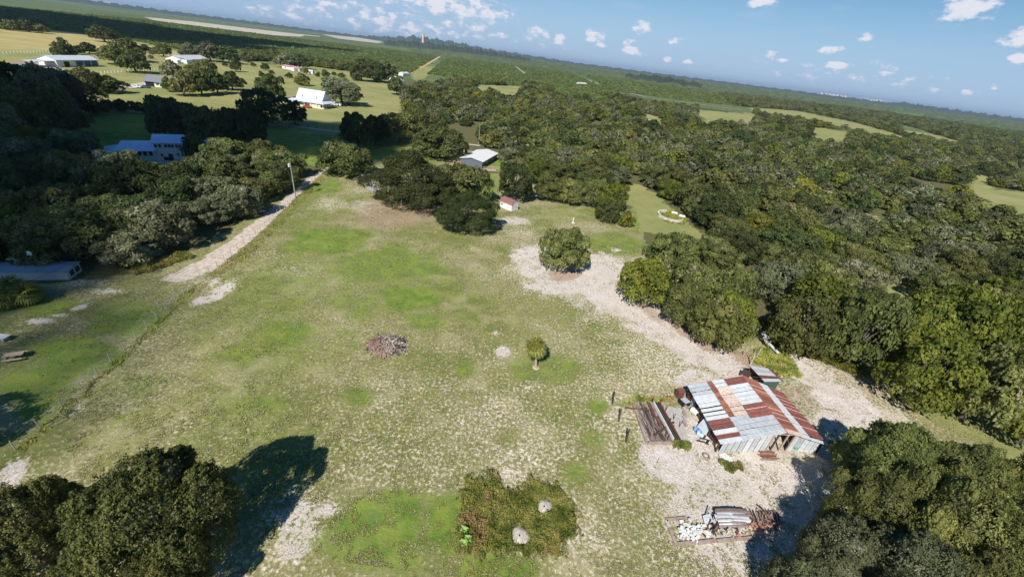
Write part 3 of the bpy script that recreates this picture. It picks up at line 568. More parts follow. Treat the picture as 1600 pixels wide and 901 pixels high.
for b, l_ in zip([(535, 180, 580, 228), (566, 182, 606, 222), (596, 178, 650, 218), (634, 170, 680, 214), (670, 178, 700, 205)], ['leftmost oak of the grove right of the shaded lawn', 'second oak from the left in the grove right of the lawn', 'middle oak of the grove right of the shaded lawn', 'fourth oak of the grove right of the shaded lawn', 'small oak at the right end of the grove beyond the lawn']):
    tree_box(*b, 'dark' if b[0] < 590 else 'oak', l_, 'dark grove right of the shaded lawn')
for b, l_ in zip([(838, 268, 880, 312), (870, 280, 912, 318), (905, 278, 950, 322), (935, 285, 978, 330), (968, 325, 990, 358), (822, 250, 856, 285)], ['first hedge-row tree right of the dark oak behind the garden shed', 'second hedge-row tree right of the dark oak behind the garden shed', 'middle hedge-row tree above the sandy lone oak', 'hedge-row tree above the small round corner tree', 'low hedge bush just right of the small round corner tree', 'tree right behind the dark oak that stands behind the garden shed']):
    tree_box(*b, random.choice(['yellow', 'yellow', 'oak']), l_, 'bright green hedge row trees')
for b, l_ in zip([(1262, 812, 1370, 930), (1310, 745, 1430, 860), (1332, 672, 1446, 785), (1440, 706, 1560, 806), (1400, 770, 1560, 900), (1500, 790, 1660, 940), (1205, 868, 1300, 980), (1340, 850, 1480, 980), (1555, 740, 1680, 840), (1440, 850, 1580, 990)], ['oak at the left end of the bottom right grove, nearest the rubble pile', 'oak of the bottom right grove just below the barn doorway side', 'oak touching the right end of the rusty barn', 'round oak behind the barn-side oak at the top of the bottom right grove', 'middle oak of the bottom right grove', 'oak left of the bottom right corner tree', 'oak cut by the bottom edge just right of the rubble pile', 'oak cut by the bottom edge in the middle of the right grove', 'oak cut by the right edge below the olive woods', 'oak in the very bottom right corner']):
    tree_box(*b, random.choice(['oak', 'oak', 'moss', 'oak']), l_, 'oak grove at the bottom right corner')
for b, l_ in zip([(1495, 545, 1600, 660), (1400, 530, 1500, 628), (1540, 480, 1640, 590), (1300, 470, 1400, 570), (1210, 465, 1300, 550), (1240, 440, 1340, 520), (1380, 490, 1480, 580), (1450, 460, 1560, 560), (1590, 590, 1700, 690)], ['tall olive oak at the right edge above the bottom right grove', 'olive oak in front of the dark shadow right of the white sand', 'olive oak at the right edge, highest of the bright ones', 'olive oak in the middle of the bright woods edge behind the barn', 'leftmost bright oak of the woods edge, right of the white trough', 'bright oak behind the leftmost one of the woods edge', 'olive oak between the middle one and the right edge', 'olive oak just below the dark clearing shadow at the right', 'lowest olive oak at the right edge beside the small grass strip']):
    tree_box(*b, random.choice(['yellow', 'yellow', 'oak', 'oak']), l_, 'olive oaks at the woods edge behind the barn')
for b, l_ in zip([(968, 395, 1050, 475), (1010, 360, 1090, 440), (1050, 410, 1130, 495), (1095, 425, 1168, 512), (1080, 470, 1165, 540), (1040, 440, 1110, 510), (1108, 462, 1176, 540), (1120, 410, 1172, 480)], ['leftmost oak of the grove beside the sandy strip', 'topmost oak of the grove beside the sandy strip', 'oak in the middle left of the grove beside the sandy strip', 'oak in the centre right of the grove beside the sandy strip', 'lower oak of the grove overhanging the brown leaf litter', 'inner oak of the grove beside the sandy strip', 'lowest right oak of the grove, nearest the lean-to shed', 'right oak of the grove along the overgrown track']):
    tree_box(*b, random.choice(['yellow', 'oak', 'oak']), l_, 'oak grove right of the sandy strip')
for (x, y, w_) in ((388, 98, 8), (396, 104, 7), (372, 100, 6), (352, 104, 7), (425, 116, 7), (452, 122, 10), (470, 128, 8), (496, 120, 7), (522, 118, 7), (518, 108, 6), (534, 122, 10), (556, 126, 12), (590, 128, 14), (228, 82, 12), (238, 86, 6), (236, 92, 6), (210, 80, 14), (140, 84, 16), (122, 85, 12), (466, 131, 10), (345, 90, 8), (505, 126, 6), (545, 165, 5), (612, 134, 8), (20, 48, 14), (45, 50, 16), (66, 52, 12)):
    p_ = g(x, y); w2_ = w_*math.dist(p_, (0, 0, H))/F; tree(p_[0], p_[1], w2_, w2_*.62, random.choice(['oak', 'dark']), lod='lo', label='little round bush dotted over the farm pasture', group='little bushes in the farm pasture', name='bush')
tree(-57, 20, 12, 9.5, 'oak', label='oak just outside the left edge casting its shadow over the fence'); tree(-65, 17, 12, 9, 'dark', label='second oak just outside the left edge beyond the first')
tree(-55, 11, 12, 9, 'oak', label='oak outside the bottom left corner near the fence line')
NAMED = len(TREES)

# woods filled between the outlines; nearest ones stand as trees, the rest is one woodland
WOODS = [([(-260, 330), (-60, 235), (60, 205), (120, 240), (210, 262), (330, 262), (400, 240), (440, 240), (452, 290), (420, 320), (350, 360), (290, 392), (200, 420), (60, 420), (-260, 440)], 'w_left'),
         ([(630, 140), (740, 132), (850, 150), (960, 168), (1080, 205), (1130, 205), (1250, 240), (1400, 290), (1500, 320), (1600, 340), (1750, 380), (1800, 660), (1600, 560), (1480, 520), (1300, 520), (1200, 470), (1160, 400), (1060, 330), (1000, 290), (960, 285), (900, 275), (800, 250), (760, 232), (700, 200), (640, 180)], 'w_right'),
         ([(940, 150), (1080, 170), (1250, 200), (1400, 215), (1700, 270), (1700, 310), (1500, 290), (1300, 262), (1100, 205), (1000, 175)], 'w_right'),
         ([(1120, 145), (1300, 165), (1700, 225), (1700, 300), (1400, 235), (1250, 200), (1150, 170)], 'w_far'),
         ([(0, 35), (70, 42), (70, 50), (0, 46)], 'w_left'), ([(380, 84), (430, 88), (550, 108), (560, 114), (430, 96), (380, 96)], 'w_left'), ([(700, 128), (860, 138), (860, 146), (700, 136)], 'w_left'),
         ([(782, 236), (800, 246), (900, 268), (966, 278), (968, 300), (850, 290), (800, 266)], 'w_right'), ([(1000, 340), (1180, 320), (1300, 400), (1330, 470), (1230, 480), (1120, 430), (1060, 390)], 'w_right')]
CLEAR = [[(960, 143), (1060, 156), (1180, 169), (1180, 176), (1060, 166), (960, 151)], [(1165, 405), (1185, 420), (1228, 565), (1190, 545), (1175, 480)], [(985, 285), (1010, 290), (1075, 340), (1120, 372), (1080, 380), (1000, 360)], [(1085, 172), (1180, 178), (1180, 198), (1090, 194)], [(1176, 168), (1250, 174), (1330, 190), (1400, 209), (1428, 222), (1380, 216), (1300, 196), (1185, 176)], [(1262, 198), (1330, 206), (1325, 226), (1280, 228)],
         [(740, 132), (820, 135), (810, 152), (745, 148)], [(1495, 285), (1600, 298), (1700, 330), (1700, 362), (1600, 345), (1500, 308)], [(1520, 270), (1560, 280), (1550, 300), (1510, 295)], [(1495, 372), (1540, 380), (1560, 400), (1520, 396)], [(1345, 430), (1420, 440), (1460, 485), (1400, 478), (1350, 455)], [(1560, 575), (1700, 575), (1700, 610), (1580, 600)],
         [(985, 172), (1030, 188), (1050, 206), (1020, 200)], [(1160, 410), (1185, 420), (1215, 500), (1190, 510)], [(1238, 274), (1262, 284), (1350, 334), (1440, 382), (1480, 396), (1440, 388), (1340, 343), (1240, 282)], [(970, 270), (990, 270), (1000, 330), (980, 300)], [(1155, 325), (1205, 335), (1200, 352), (1160, 345)], [(912, 190), (945, 190), (945, 202), (912, 202)],
         [(1400, 192), (1430, 200), (1500, 222), (1490, 226), (1410, 208)]]
KEEPOUT = [[(640, 198), (740, 198), (752, 236), (715, 262), (640, 250)], [(446, 244), (470, 244), (472, 308), (446, 300)], [(196, 206), (345, 212), (345, 256), (140, 256), (140, 236), (196, 232)], [(722, 232), (785, 234), (790, 278), (722, 275)], [(600, 112), (640, 112), (640, 130), (600, 132)], [(744, 190), (754, 190), (754, 228), (744, 228)], [(0, 414), (112, 414), (118, 445), (0, 445)], [(0, 160), (20, 160), (20, 190), (0, 190)]]
def fill_woods():
    cand = []
    step = 6.2
    for poly, zn in WOODS:
        P = np.array([g(a, b)[:2] for a, b in poly]); x0, y0 = P.min(0); x1, y1 = P.max(0)
        y1 = min(y1, 1900); x0 = max(x0, -1800); x1 = min(x1, 1800)
        st = 6.9 if zn == 'w_right' else (5.8 if zn == 'w_left' else 8.5)
        gx, gy = np.meshgrid(np.arange(x0, x1, st), np.arange(y0, y1, st))
        gx = gx+RNG.uniform(-.42, .42, gx.shape)*st; gy = gy+RNG.uniform(-.42, .42, gy.shape)*st
        px, py, w = proj(gx, gy, 0.0); ok = inpoly(px, py, poly) & (w > 1) & (px > -260) & (px < 1760)
        for zz in (0, 3):
            pcx, pcy, w2 = proj(gx, gy, zz)
            for c in CLEAR: ok &= ~inpoly(pcx, pcy, c)
        for zz in (0, 3.5, 6):
            pcx, pcy, w2 = proj(gx, gy, zz)
            for c in KEEPOUT: ok &= ~inpoly(pcx, pcy, c)
        dd = np.hypot(gx, gy); keep = RNG.uniform(0, 1, gx.shape) < np.where(dd < 150, .86, .92); ok &= keep
        for X, Y in zip(gx[ok], gy[ok]): cand.append((X, Y, zn))
    # drop those standing on one another
    grid = {}; out = []
    for X, Y, w in TREES: grid.setdefault((int(X//8), int(Y//8)), []).append((X, Y, w*.42))
    for X, Y, zn in sorted(cand, key=lambda c: c[0]**2+c[1]**2):
        i, j = int(X//8), int(Y//8); bad = False
        for a in (-1, 0, 1):
            for b in (-1, 0, 1):
                for (p, q, rr) in grid.get((i+a, j+b), ()):
                    if (p-X)**2+(q-Y)**2 < rr*rr: bad = True; break
        if bad: continue
        grid.setdefault((i, j), []).append((X, Y, 4.9)); out.append((X, Y, zn))
    return out
woods = fill_woods()
NEAR = 300-NAMED
def view_ok(x, y):
    px, py, w = proj(np.array(x), np.array(y), 4.0); return -40 < px < 1640 and -20 < py < 960
LB = {('w_left', 'dark'): 'dark green oak in the shaded woods left of the sandy lane', ('w_left', 'oak'): 'olive oak in the shaded woods left of the sandy lane', ('w_left', 'moss'): 'grey mossy oak in the shaded woods left of the sandy lane', ('w_left', 'yellow'): 'yellow-green tree in the shaded woods left of the sandy lane',
      ('w_right', 'dark'): 'dark green oak in the dense woods right of the pasture', ('w_right', 'oak'): 'olive oak in the dense woods right of the pasture', ('w_right', 'moss'): 'grey mossy oak in the dense woods right of the pasture', ('w_right', 'yellow'): 'yellow-green tree in the dense woods right of the pasture'}
GP = {'w_left': 'oaks of the woods left of the lane', 'w_right': 'oaks of the woods right of the pasture', 'w_far': 'oaks of the woods right of the pasture'}
k = 0; rest = []
for X, Y, zn in woods:
    tn = random.choices(['oak', 'moss', 'dark', 'yellow'], [5, 3, 3, 2 if X*X+Y*Y < 150**2 else 1])[0] if zn != 'w_left' else random.choices(['oak', 'moss', 'dark', 'yellow'], [5, 1.5, 2, 1])[0]
    w = random.choice([random.uniform(6, 9), random.uniform(9, 12), random.uniform(11, 14.5)]) if zn != 'w_left' else random.uniform(9, 14)
    if k < NEAR and view_ok(X, Y):
        k += 1; z2 = 'w_right' if zn == 'w_far' else zn
        tree(X, Y, w, w*random.uniform(.52, .78), tn, label=LB[(z2, tn)], group=GP[zn]+', '+{'oak': 'olive ones', 'moss': 'mossy ones', 'dark': 'dark ones', 'yellow': 'yellow-green ones'}[tn])
    else: rest.append((X, Y, w, w*random.uniform(.52, .78), tn))
LMK = [('the transformer pole', 462, 308, 'w_left'), ('the grey trailer', 110, 436, 'w_left'), ('the blue-roofed house', 270, 250, 'w_left'), ('the satellite dish', 64, 420, 'w_left'), ('the sandy lane end', 330, 415, 'w_left'), ('the garage of the blue-roofed house', 335, 245, 'w_left'), ('the half hidden white house', 10, 190, 'w_left'),
       ('the old round pool', 1047, 342, 'w_right'), ('the white-roofed house', 772, 250, 'w_right'), ('the garden shed', 800, 320, 'w_right'), ('the light pole', 748, 225, 'w_right'), ('the domed building', 620, 135, 'w_right'), ('the white trough', 1210, 540, 'w_right'), ('the woodland sand patch', 1345, 490, 'w_right'), ('the green right-edge clearing', 1550, 320, 'w_right'), ('the small round hedge-side tree', 950, 340, 'w_right'), ('the woodland top left corner', 660, 150, 'w_right'), ('the lean-to shed', 1195, 590, 'w_right'), ('the sandy spot behind the pool', 1180, 343, 'w_right')]
def name_woods():
    tn_ = {'dark green oak': 'dark', 'olive oak': 'olive', 'grey mossy oak': 'mossy', 'yellow-green tree': 'yellow-green'}; done = set()
    tw = [o for o in bpy.data.objects if o.get('group', '').startswith('oaks of the woods')]
    for lname, px, py, zn in LMK:
        q = g(px, py)
        for kind, adj in tn_.items():
            c = sorted([o for o in tw if o['label'].startswith(kind) and (('left of the lane' in o['group']) == (zn == 'w_left'))], key=lambda o: (o.location.x-q[0])**2+(o.location.y-q[1])**2)
            for r_, w_ in zip(range(3), ('closest', 'second closest', 'third closest')):
                if r_ < len(c) and c[r_].name not in done: done.add(c[r_].name); c[r_]['lab2'] = '%s in woods, %s %s one to %s' % (kind, w_, adj, lname)
    for o in tw:
        if 'lab2' in o: o['label'] = o['lab2']; del o['lab2']
name_woods()
print('trees individual', len(TREES), 'woodland', len(rest))

def gn_scatter(name, pts, rots, scales, idx, objs, mats=()):
    """points -> instances picked from objs by index"""
    n = len(pts); me = bpy.data.meshes.new(name); me.vertices.add(n); me.vertices.foreach_set('co', np.asarray(pts, np.float32).ravel())
    a = me.attributes.new('rz', 'FLOAT', 'POINT'); a.data.foreach_set('value', np.asarray(rots, np.float32))
    a = me.attributes.new('sc', 'FLOAT_VECTOR', 'POINT'); a.data.foreach_set('vector', np.asarray(scales, np.float32).ravel())
    a = me.attributes.new('idx', 'INT', 'POINT'); a.data.foreach_set('value', np.asarray(idx, np.int32))
    me.update(); o = link(name, me)
    ng = bpy.data.node_groups.new(name, 'GeometryNodeTree')
    ng.interface.new_socket('Geometry', in_out='INPUT', socket_type='NodeSocketGeometry'); ng.interface.new_socket('Geometry', in_out='OUTPUT', socket_type='NodeSocketGeometry')
    gi = ng.nodes.new('NodeGroupInput'); go = ng.nodes.new('NodeGroupOutput'); iop = ng.nodes.new('GeometryNodeInstanceOnPoints')
    mtp = ng.nodes.new('GeometryNodeMeshToPoints'); ng.links.new(gi.outputs[0], mtp.inputs[0]); ng.links.new(mtp.outputs[0], iop.inputs['Points'])
    g2i = ng.nodes.new('GeometryNodeGeometryToInstance')
    for s in reversed(objs):
        oi = ng.nodes.new('GeometryNodeObjectInfo'); oi.inputs['Object'].default_value = s; oi.transform_space = 'ORIGINAL'
        ng.links.new(oi.outputs['Geometry'], g2i.inputs[0])
    ng.links.new(g2i.outputs[0], iop.inputs['Instance']); iop.inputs['Pick Instance'].default_value = True
    def na(nm, t):
        x = ng.nodes.new('GeometryNodeInputNamedAttribute'); x.data_type = t; x.inputs[0].default_value = nm; return x.outputs[0]
    ng.links.new(na('idx', 'INT'), iop.inputs['Instance Index']); ng.links.new(na('sc', 'FLOAT_VECTOR'), iop.inputs['Scale'])
    cx_ = ng.nodes.new('ShaderNodeCombineXYZ'); ng.links.new(na('rz', 'FLOAT'), cx_.inputs[2])
    ng.links.new(cx_.outputs[0], iop.inputs['Rotation'])
    ng.links.new(iop.outputs[0], go.inputs[0])
    md = o.modifiers.new('scatter', 'NODES'); md.node_group = ng; return o
def find_crowns():
    """one placed crown for each low detail mesh and tone, used as the pattern of the far woodland"""
    src = {}
    for o in bpy.data.objects:
        if o.name.startswith('crown') and o.data: src.setdefault(o.data.name, o)
    lst = []
    for tn in ('oak', 'moss', 'dark', 'yellow'):
        for lod in ('lo',):
            for me, tm in VAR[(lod, tn)]:
                if me.name in src: lst.append((tn, src[me.name], me['top']))
    return lst
crl = find_crowns()
def far_woods():
    by = {}
    for i, (tn, o, top) in enumerate(crl): by.setdefault(tn, []).append(i)
    for t in ('oak', 'moss', 'dark', 'yellow'):
        if t not in by: by[t] = [i for v in list(by.values()) for i in v]
    idx = [random.choice(by[r[4]]) for r in rest]
    pts = [(r[0], r[1], -.3) for r in rest]; rot = [random.uniform(0, 6.28) for _ in rest]
    sc_ = [(r[2]/10, r[2]/10, r[3]/crl[i][2]) for r, i in zip(rest, idx)]
    o = gn_scatter('woodland', pts, rot, sc_, idx, [c[1] for c in crl])
    tag(o, 'dense olive and grey-green oak woods stretching away right of the pasture', 'woods', kind='stuff')
far_woods()

# scrub and young plantation beyond the farms
def scrub_field():
    me, L = crown_mesh(900, 120, .58, W=4.4, Hc=3.0, z0=-.3, lobes=5, mat_=L_SCRUB)
    me2, L = crown_mesh(901, 120, .58, W=4.4, Hc=3.0, z0=-.3, lobes=6, mat_=L_OAK)
    a = link('bush', me, loc=(-232.0, 470.0, 0)); tag(a, 'green bush at the front edge of the far scrub field', 'bush', 'bushes at the front edge of the scrub')
    b = link('bush', me2, loc=(-226.0, 471.0, 0)); tag(b, 'olive bush at the front edge of the far scrub field', 'bush', 'bushes at the front edge of the scrub')
    SC = [(-200, 0), (200, 10), (700, 72), (1100, 126), (1700, 200), (1700, 225), (1300, 165), (1120, 165), (1060, 175), (960, 165), (850, 142), (740, 130), (690, 118), (640, 114), (600, 122), (540, 106), (420, 96), (290, 80), (150, 52), (0, 42), (-200, 30)]
    pts = []; 
    for (y0, y1, st) in ((180, 520, 3.4), (520, 1000, 4.6), (1000, 1800, 7.5)):
        gx, gy = np.meshgrid(np.arange(-1500, 1500, st), np.arange(y0, y1, st*1.0))
        gx = gx+RNG.uniform(-.42, .42, gx.shape)*st; gy = gy*1.25-.25*y0+.16*gx+RNG.uniform(-.1, .1, gy.shape)*st
        px, py, w = proj(gx, gy, 0.0); ok = inpoly(px, py, SC) & (px > -60) & (px < 1660) & (w > 1)
        ok &= ~inpoly(px, py, PASTL)
        for rd in ([(640, 116), (652, 108), (685, 88), (703, 78), (716, 80), (690, 98), (672, 114), (655, 122)],): ok &= ~inpoly(px, py, rd)
        ok &= ~((np.abs(px-(985+(py-146)*6.5)) < 8) & (px > 980) & (px < 1165))
        ok &= ~inpoly(px, py, [(788, 91), (793, 91), (824, 116), (818, 117)]); ok &= ~inpoly(px, py, [(876, 107), (882, 106), (942, 132), (935, 134)])
        ok &= fbm(gx/40, gy/40, 77) > .30
        for c in CLEAR: ok &= ~inpoly(px, py, c)
        pts += list(zip(gx[ok], gy[ok], np.full(ok.sum(), st)))
    P = np.array(pts); n = len(P); print('scrub', n)
    s = RNG.uniform(.7, 1.25, n)*(.85+(P[:, 2]-3.4)*.12); big = RNG.uniform(0, 1, n) > .97; s = np.where(big, s*1.5, s)
    sc_ = np.stack([s, s, s*RNG.uniform(.7, 1.1, n)], 1)
    o = gn_scatter('scrub', np.stack([P[:, 0], P[:, 1], np.zeros(n)], 1), RNG.uniform(0, 6.28, n), sc_, (RNG.uniform(0, 1, n) > .72).astype(int), [a, b])
    tag(o, 'wide green scrub covering the flat land out to the horizon', 'scrub', kind='stuff')
scrub_field()

# wooded ridges on the horizon
def ridge(name, prof, D, seed, m, rough=2.0):
    """prof: list of (photo x, crest height above the plain in photo pixels)"""
    r = random.Random(seed); vs = []; fs = []; rows = 4; cnt = 0
    x = prof[0][0]; xs_ = []
    while x <= prof[-1][0]: xs_.append(x); x += 1.3
    for x in xs_:
        h = np.interp(x, [p[0] for p in prof], [p[1] for p in prof]); yh = 35+.1267*(x-400)
        d = ray(x, yh); d = d/np.hypot(d[0], d[1]); base = np.array([d[0]*D, d[1]*D]); mpx = D/F*abs((d@FWD))
        hh = max(0, (h+H/mpx)*mpx*(1+.12*math.sin(x*.31+seed)+.06*math.sin(x*.83)+r.uniform(-.05, .05)))
        for k, (f, s) in enumerate(((0, 0), (.02, .55), (.035, 1), (.08, .7))):
            q = base*(1+f); vs.append((q[0]+r.uniform(-1, 1)*rough, q[1], max(0, hh*s*(1+r.uniform(-.12, .12)))-(.5 if k == 0 else 0)))
    for i in range(len(xs_)-1):
        for k in range(rows-1): a = i*rows+k; fs.append((a, a+rows, a+rows+1, a+1))
    o = link(name, mesh_from(vs, fs, [m])); return tag(o, kind='structure')
RIDGE = mat('ridge_woods', (.022, .034, .024), .95, .4, .02, col2=(.045, .058, .034), detail=8)
ridge('hill', [(-60, 1), (130, 1.2), (300, .6), (420, .2), (560, -.3), (620, 4), (650, 9), (700, 8), (760, 4), (800, 3), (900, .3), (1000, 0), (1200, 0), (1390, 0), (1405, 3), (1450, 2), (1640, 1)], 9000, 3, RIDGE)
ridge('hill', [(600, -3), (640, 1.0), (700, 2), (760, 1), (830, -2)], 3600, 8, RIDGE)
ridge('hill', [(980, -7), (1010, -4.4), (1060, -4), (1100, -7)], 2000, 4, RIDGE)


def tree_lines():
    r = random.Random(11); mb = MB()
    for k in range(110):
        D = 1850*math.exp(r.uniform(0, 1.25)); az = r.uniform(-.22, 1.0); L_ = r.uniform(150, 900)*(D/2500); c = Vector((D*math.sin(az), D*math.cos(az), 0)); d = Vector((1, r.uniform(-.35, .35), 0)).normalized(); n = max(6, int(L_/16)); vs = []; dp = r.uniform(20, 60); h0 = r.uniform(5, 11)*(1+D/9000)
        for i in range(n):
            p = c+d*((i/(n-1)-.5)*L_); e = min(1, i/2, (n-1-i)/2); h = h0*e*(1+.35*math.sin(i*1.7+k)*math.sin(i*.43)+r.uniform(-.3, .3))
            for (f, s_) in ((-.5, 0), (-.3, .8), (0, 1), (.4, .7), (.5, 0)): vs.append((p.x+r.uniform(-3, 3), p.y+f*dp, h*s_-.3))
        mb.add(vs, [(i*5+j, (i+1)*5+j, (i+1)*5+j+1, i*5+j+1) for i in range(n-1) for j in range(4)])
    o = mb.build('far_tree_lines', mat('far_trees', (.040, .060, .026), .95, .4, .05, col2=(.085, .105, .045), detail=8), smooth=False); tag(o, 'dark tree lines and copses scattered over the far plain below the horizon', 'tree lines', kind='stuff')
tree_lines()

# ------------------------------------------------------------ the rusty barn
BO = np.array([35., 41., 0.])
def loc(p): return Vector((p[0]-BO[0], p[1]-BO[1], p[2]))
barn = thing('barn', 'open-sided old barn roofed in patchy rusty red and grey corrugated sheets', 'barn', tuple(BO))
EL0, EL1 = Vector((27.5, 34.7, 2.05)), Vector((26.6, 44.8, 2.05))        # left eave near, far
RI0, RI1 = Vector((35.6, 36.1, 3.9)), Vector((34.5, 46.3, 3.9))           # ridge
ER0, ER1 = Vector((42.1, 36.7, 2.05)), Vector((41.0, 45.9, 2.05))         # right eave
def corr_sheet(a0, a1, b0, b1, A0, A1, B0, B1, lift=0.0, ncor=4):
    """corrugated sheet on the quad A(eave) B(ridge): a.. run eave to ridge, b.. along the building"""
    vs = []; fs = []; nn = ncor*2+1; U = []
    nrm = (B0-A0).cross(A1-A0).normalized(); nrm = nrm if nrm.z > 0 else -nrm
    rows = [a0, (a0+a1)/2, a1]
    for j, a in enumerate(rows):
        for i in range(nn):
            b = b0+(b1-b0)*i/(nn-1); p = (A0.lerp(A1, b)).lerp(B0.lerp(B1, b), a)
            off = (.035 if i % 2 else -.0)+lift+(.03*(1-j/2))
            vs.append(loc(p+nrm*off))
    for j in range(2):
        for i in range(nn-1): fs.append((j*nn+i, j*nn+i+1, (j+1)*nn+i+1, (j+1)*nn+i))
    lo = [v-nrm*.02 for v in vs]; n = len(vs); fs += [tuple(i+n for i in reversed(f)) for f in fs]
    ring = list(range(nn))+[nn*j+nn-1 for j in range(1, 3)]+list(range(3*nn-2, 2*nn-1, -1))+[nn*j for j in range(1, 0, -1)]
    fs += [(ring[i], ring[(i+1) % len(ring)], ring[(i+1) % len(ring)]+n, ring[i]+n) for i in range(len(ring))]
    return mesh_from(vs+lo, fs)
def roof_half(A0, A1, B0, B1, tiers, nsh, pick):
    for ti, (a0, a1) in enumerate(tiers):
        for k in range(nsh):
            jb = .0045; b0, b1 = k/nsh+random.uniform(0, jb), (k+1)/nsh-random.uniform(0, jb)
            m = pick(ti, (k+.5)/nsh)
            if ti == 0 and m in (GALV, GALVL): b1 -= random.choice([0, .006, .012, .02])
            me = corr_sheet(max(0, a0-.01)+random.uniform(-.006, .006), a1+.012, b0, b1, A0, A1, B0, B1, lift=.022*ti+.006*(k % 2), ncor=4); me.materials.append(m)
            link('roof_sheet', me, barn)
            if m in (REDS, RUST) and a1-a0 > .12 and random.random() < .5:
                m2 = corr_sheet(a0, a1, b1-.011, b1, A0, A1, B0, B1, lift=.022*ti+.03, ncor=1); m2.materials.append(RUSTW); link('seam', m2, barn)
def pickL(t, v):
    if t == 0: return REDS if (.22 < v < .36 or .05 < v < .13) else random.choice([GALVL, GALVL, GALV])
    if t == 1: return GALV if v < .36 else (RUST if random.random() < .12 else RUSTW)
    if t == 2: return GALV if v < .36 else (RUSTW if v < .88 else GALVL)
    return GALV if v < .27 else REDS if v < .48 else GALVL if v < .86 else REDS
roof_half(EL0, EL1, RI0, RI1, [(0, .36), (.36, .45), (.45, .66), (.66, 1.0)], 14, lambda t, v: (RUST if v > .36 else GALV) if t == 1 else pickL(t, v))
roof_half(ER0, ER1, RI0, RI1, [(0, .42), (.42, .64), (.64, 1.0)], 12, lambda t, v: (REDS if v > .06 else GALVL) if t == 0 else GALVL if t == 1 else (RUST if v > .1 else RUSTW))
mb = MB()
for a, b in ((RI0, RI1),): mb.tube([loc(a+Vector((0, 0, .09))), loc(b+Vector((0, 0, .09)))], .07, 6)
mb.build('ridge_cap', RUST, barn)
# rafters and frame under the roof
def along(A0, A1, t): return A0.lerp(A1, t)
for t in np.linspace(.03, .97, 7):
    for (A0, A1) in ((EL0, EL1), (ER0, ER1)):
        a = loc(along(A0, A1, t))-Vector((0, 0, .12)); r_ = loc(along(RI0, RI1, t))-Vector((0, 0, .12)); mb = MB(); mb.tube([a, r_], .05, 4); mb.build('rafter', WOODD, barn)
for A0, A1, zt, ox in ((EL0, EL1, 1.95, .45), (ER0, ER1, 1.95, -.25), (RI0, RI1, 3.7, 0)):
    for t in np.linspace(.07, .97, 5):
        p = loc(along(A0, A1, t)); MB().box((p.x+ox, p.y, zt/2-.1), (.16, .16, zt), 0).build('post', WOODD, barn)
def wall_run(P, Q, bottoms, tops, n, mats_, name='wall_board', skip=()):
    """upright corrugated boards from P to Q"""
    P = Vector(P); Q = Vector(Q); d = (Q-P); L_ = d.length; u = d.normalized(); nrm = Vector((u.y, -u.x, 0))
    for k in range(n):
        if k in skip: continue
        a, b = k/n, (k+1)/n-.012; mb = MB(); s = 5; vs = []; fs = []
        for i in range(s):
            f = a+(b-a)*i/(s-1); p = P+d*f; off = nrm*(.03 if i % 2 else 0)
            zt = np.interp(f, tops[0], tops[1]); vs += [loc(p+off+Vector((0, 0, bottoms+random.uniform(-.02, .03)*(i == 0)))), loc(p+off+Vector((0, 0, zt)))]
        for i in range(s-1): fs.append((2*i, 2*i+2, 2*i+3, 2*i+1))
        nv = len(vs); vs += [v-nrm*.025 for v in vs]; fs += [tuple(j+nv for j in reversed(f)) for f in fs]; fs += [(0, 1, 1+nv, nv), (2*s-2, 2*s-2+nv, 2*s-1+nv, 2*s-1), (1, 3, 3+nv, 1+nv)]
        mb.add(vs, fs); mb.build(name, random.choice(mats_), barn)
W0 = Vector((28.3, 35.35, 0)); W1 = Vector((34.6, 36.4, 0)); 
wall_run(W0, W1, .0, ([0, 1], [1.98, 3.45]), 8, [GALV, GALV, GALVL])
wall_run((37.6, 36.95, 0), (41.6, 37.3, 0), .0, ([0, 1], [3.0, 2.0]), 5, [GALV, GALVL])
wall_run((28.0, 36.0, 0), (27.15, 44.4, 0), .0, ([0, 1], [1.9, 1.9]), 9, [GALV, DARKRED, WOODD], skip=(3, 6))
wall_run((27.4, 44.6, 0), (34.5, 46.0, 0), .0, ([0, 1], [1.9, 3.6]), 8, [GALV, DARKRED])
wall_run((34.6, 46.0, 0), (40.7, 45.6, 0), .0, ([0, 1], [3.6, 1.9]), 7, [GALV, DARKRED])
wall_run((41.5, 37.5, 0), (40.6, 45.5, 0), .0, ([0, 1], [1.9, 1.9]), 8, [GALV, DARKRED, WOODD], skip=(2,))
for (p, h) in (((34.65, 36.42), 3.5), ((36.6, 36.8), 3.4), ((37.55, 36.9), 3.0)):
    MB().box((p[0]-BO[0], p[1]-BO[1], h/2-.1), (.14, .14, h), 0).build('post', WOODL, barn)
MB().tube([loc(Vector((34.4, 36.3, 3.3))), loc(Vector((37.7, 36.9, 3.0)))], .06, 4).build('door_header', WOODL, barn)
MB().tube([loc(EL0+Vector((.3, .2, -.2))), loc(EL1+Vector((.3, -.2, -.2)))], .07, 4).build('eave_beam', WOODD, barn)
MB().cyl((38.6-BO[0], 36.85-BO[1], .8), .25, .04, 12).build('green_patch', GREENP, barn, rot=(0, 0, 0))
# lean-to flap sheet on the left side
fl = MB(); fl.poly([loc(Vector((26.5, 38.8, .2))), loc(Vector((27.4, 37.6, .15))), loc(Vector((28.0, 38.4, 1.5))), loc(Vector((27.4, 39.4, 1.5)))], .02); fl.build('side_flap', GALV, barn)

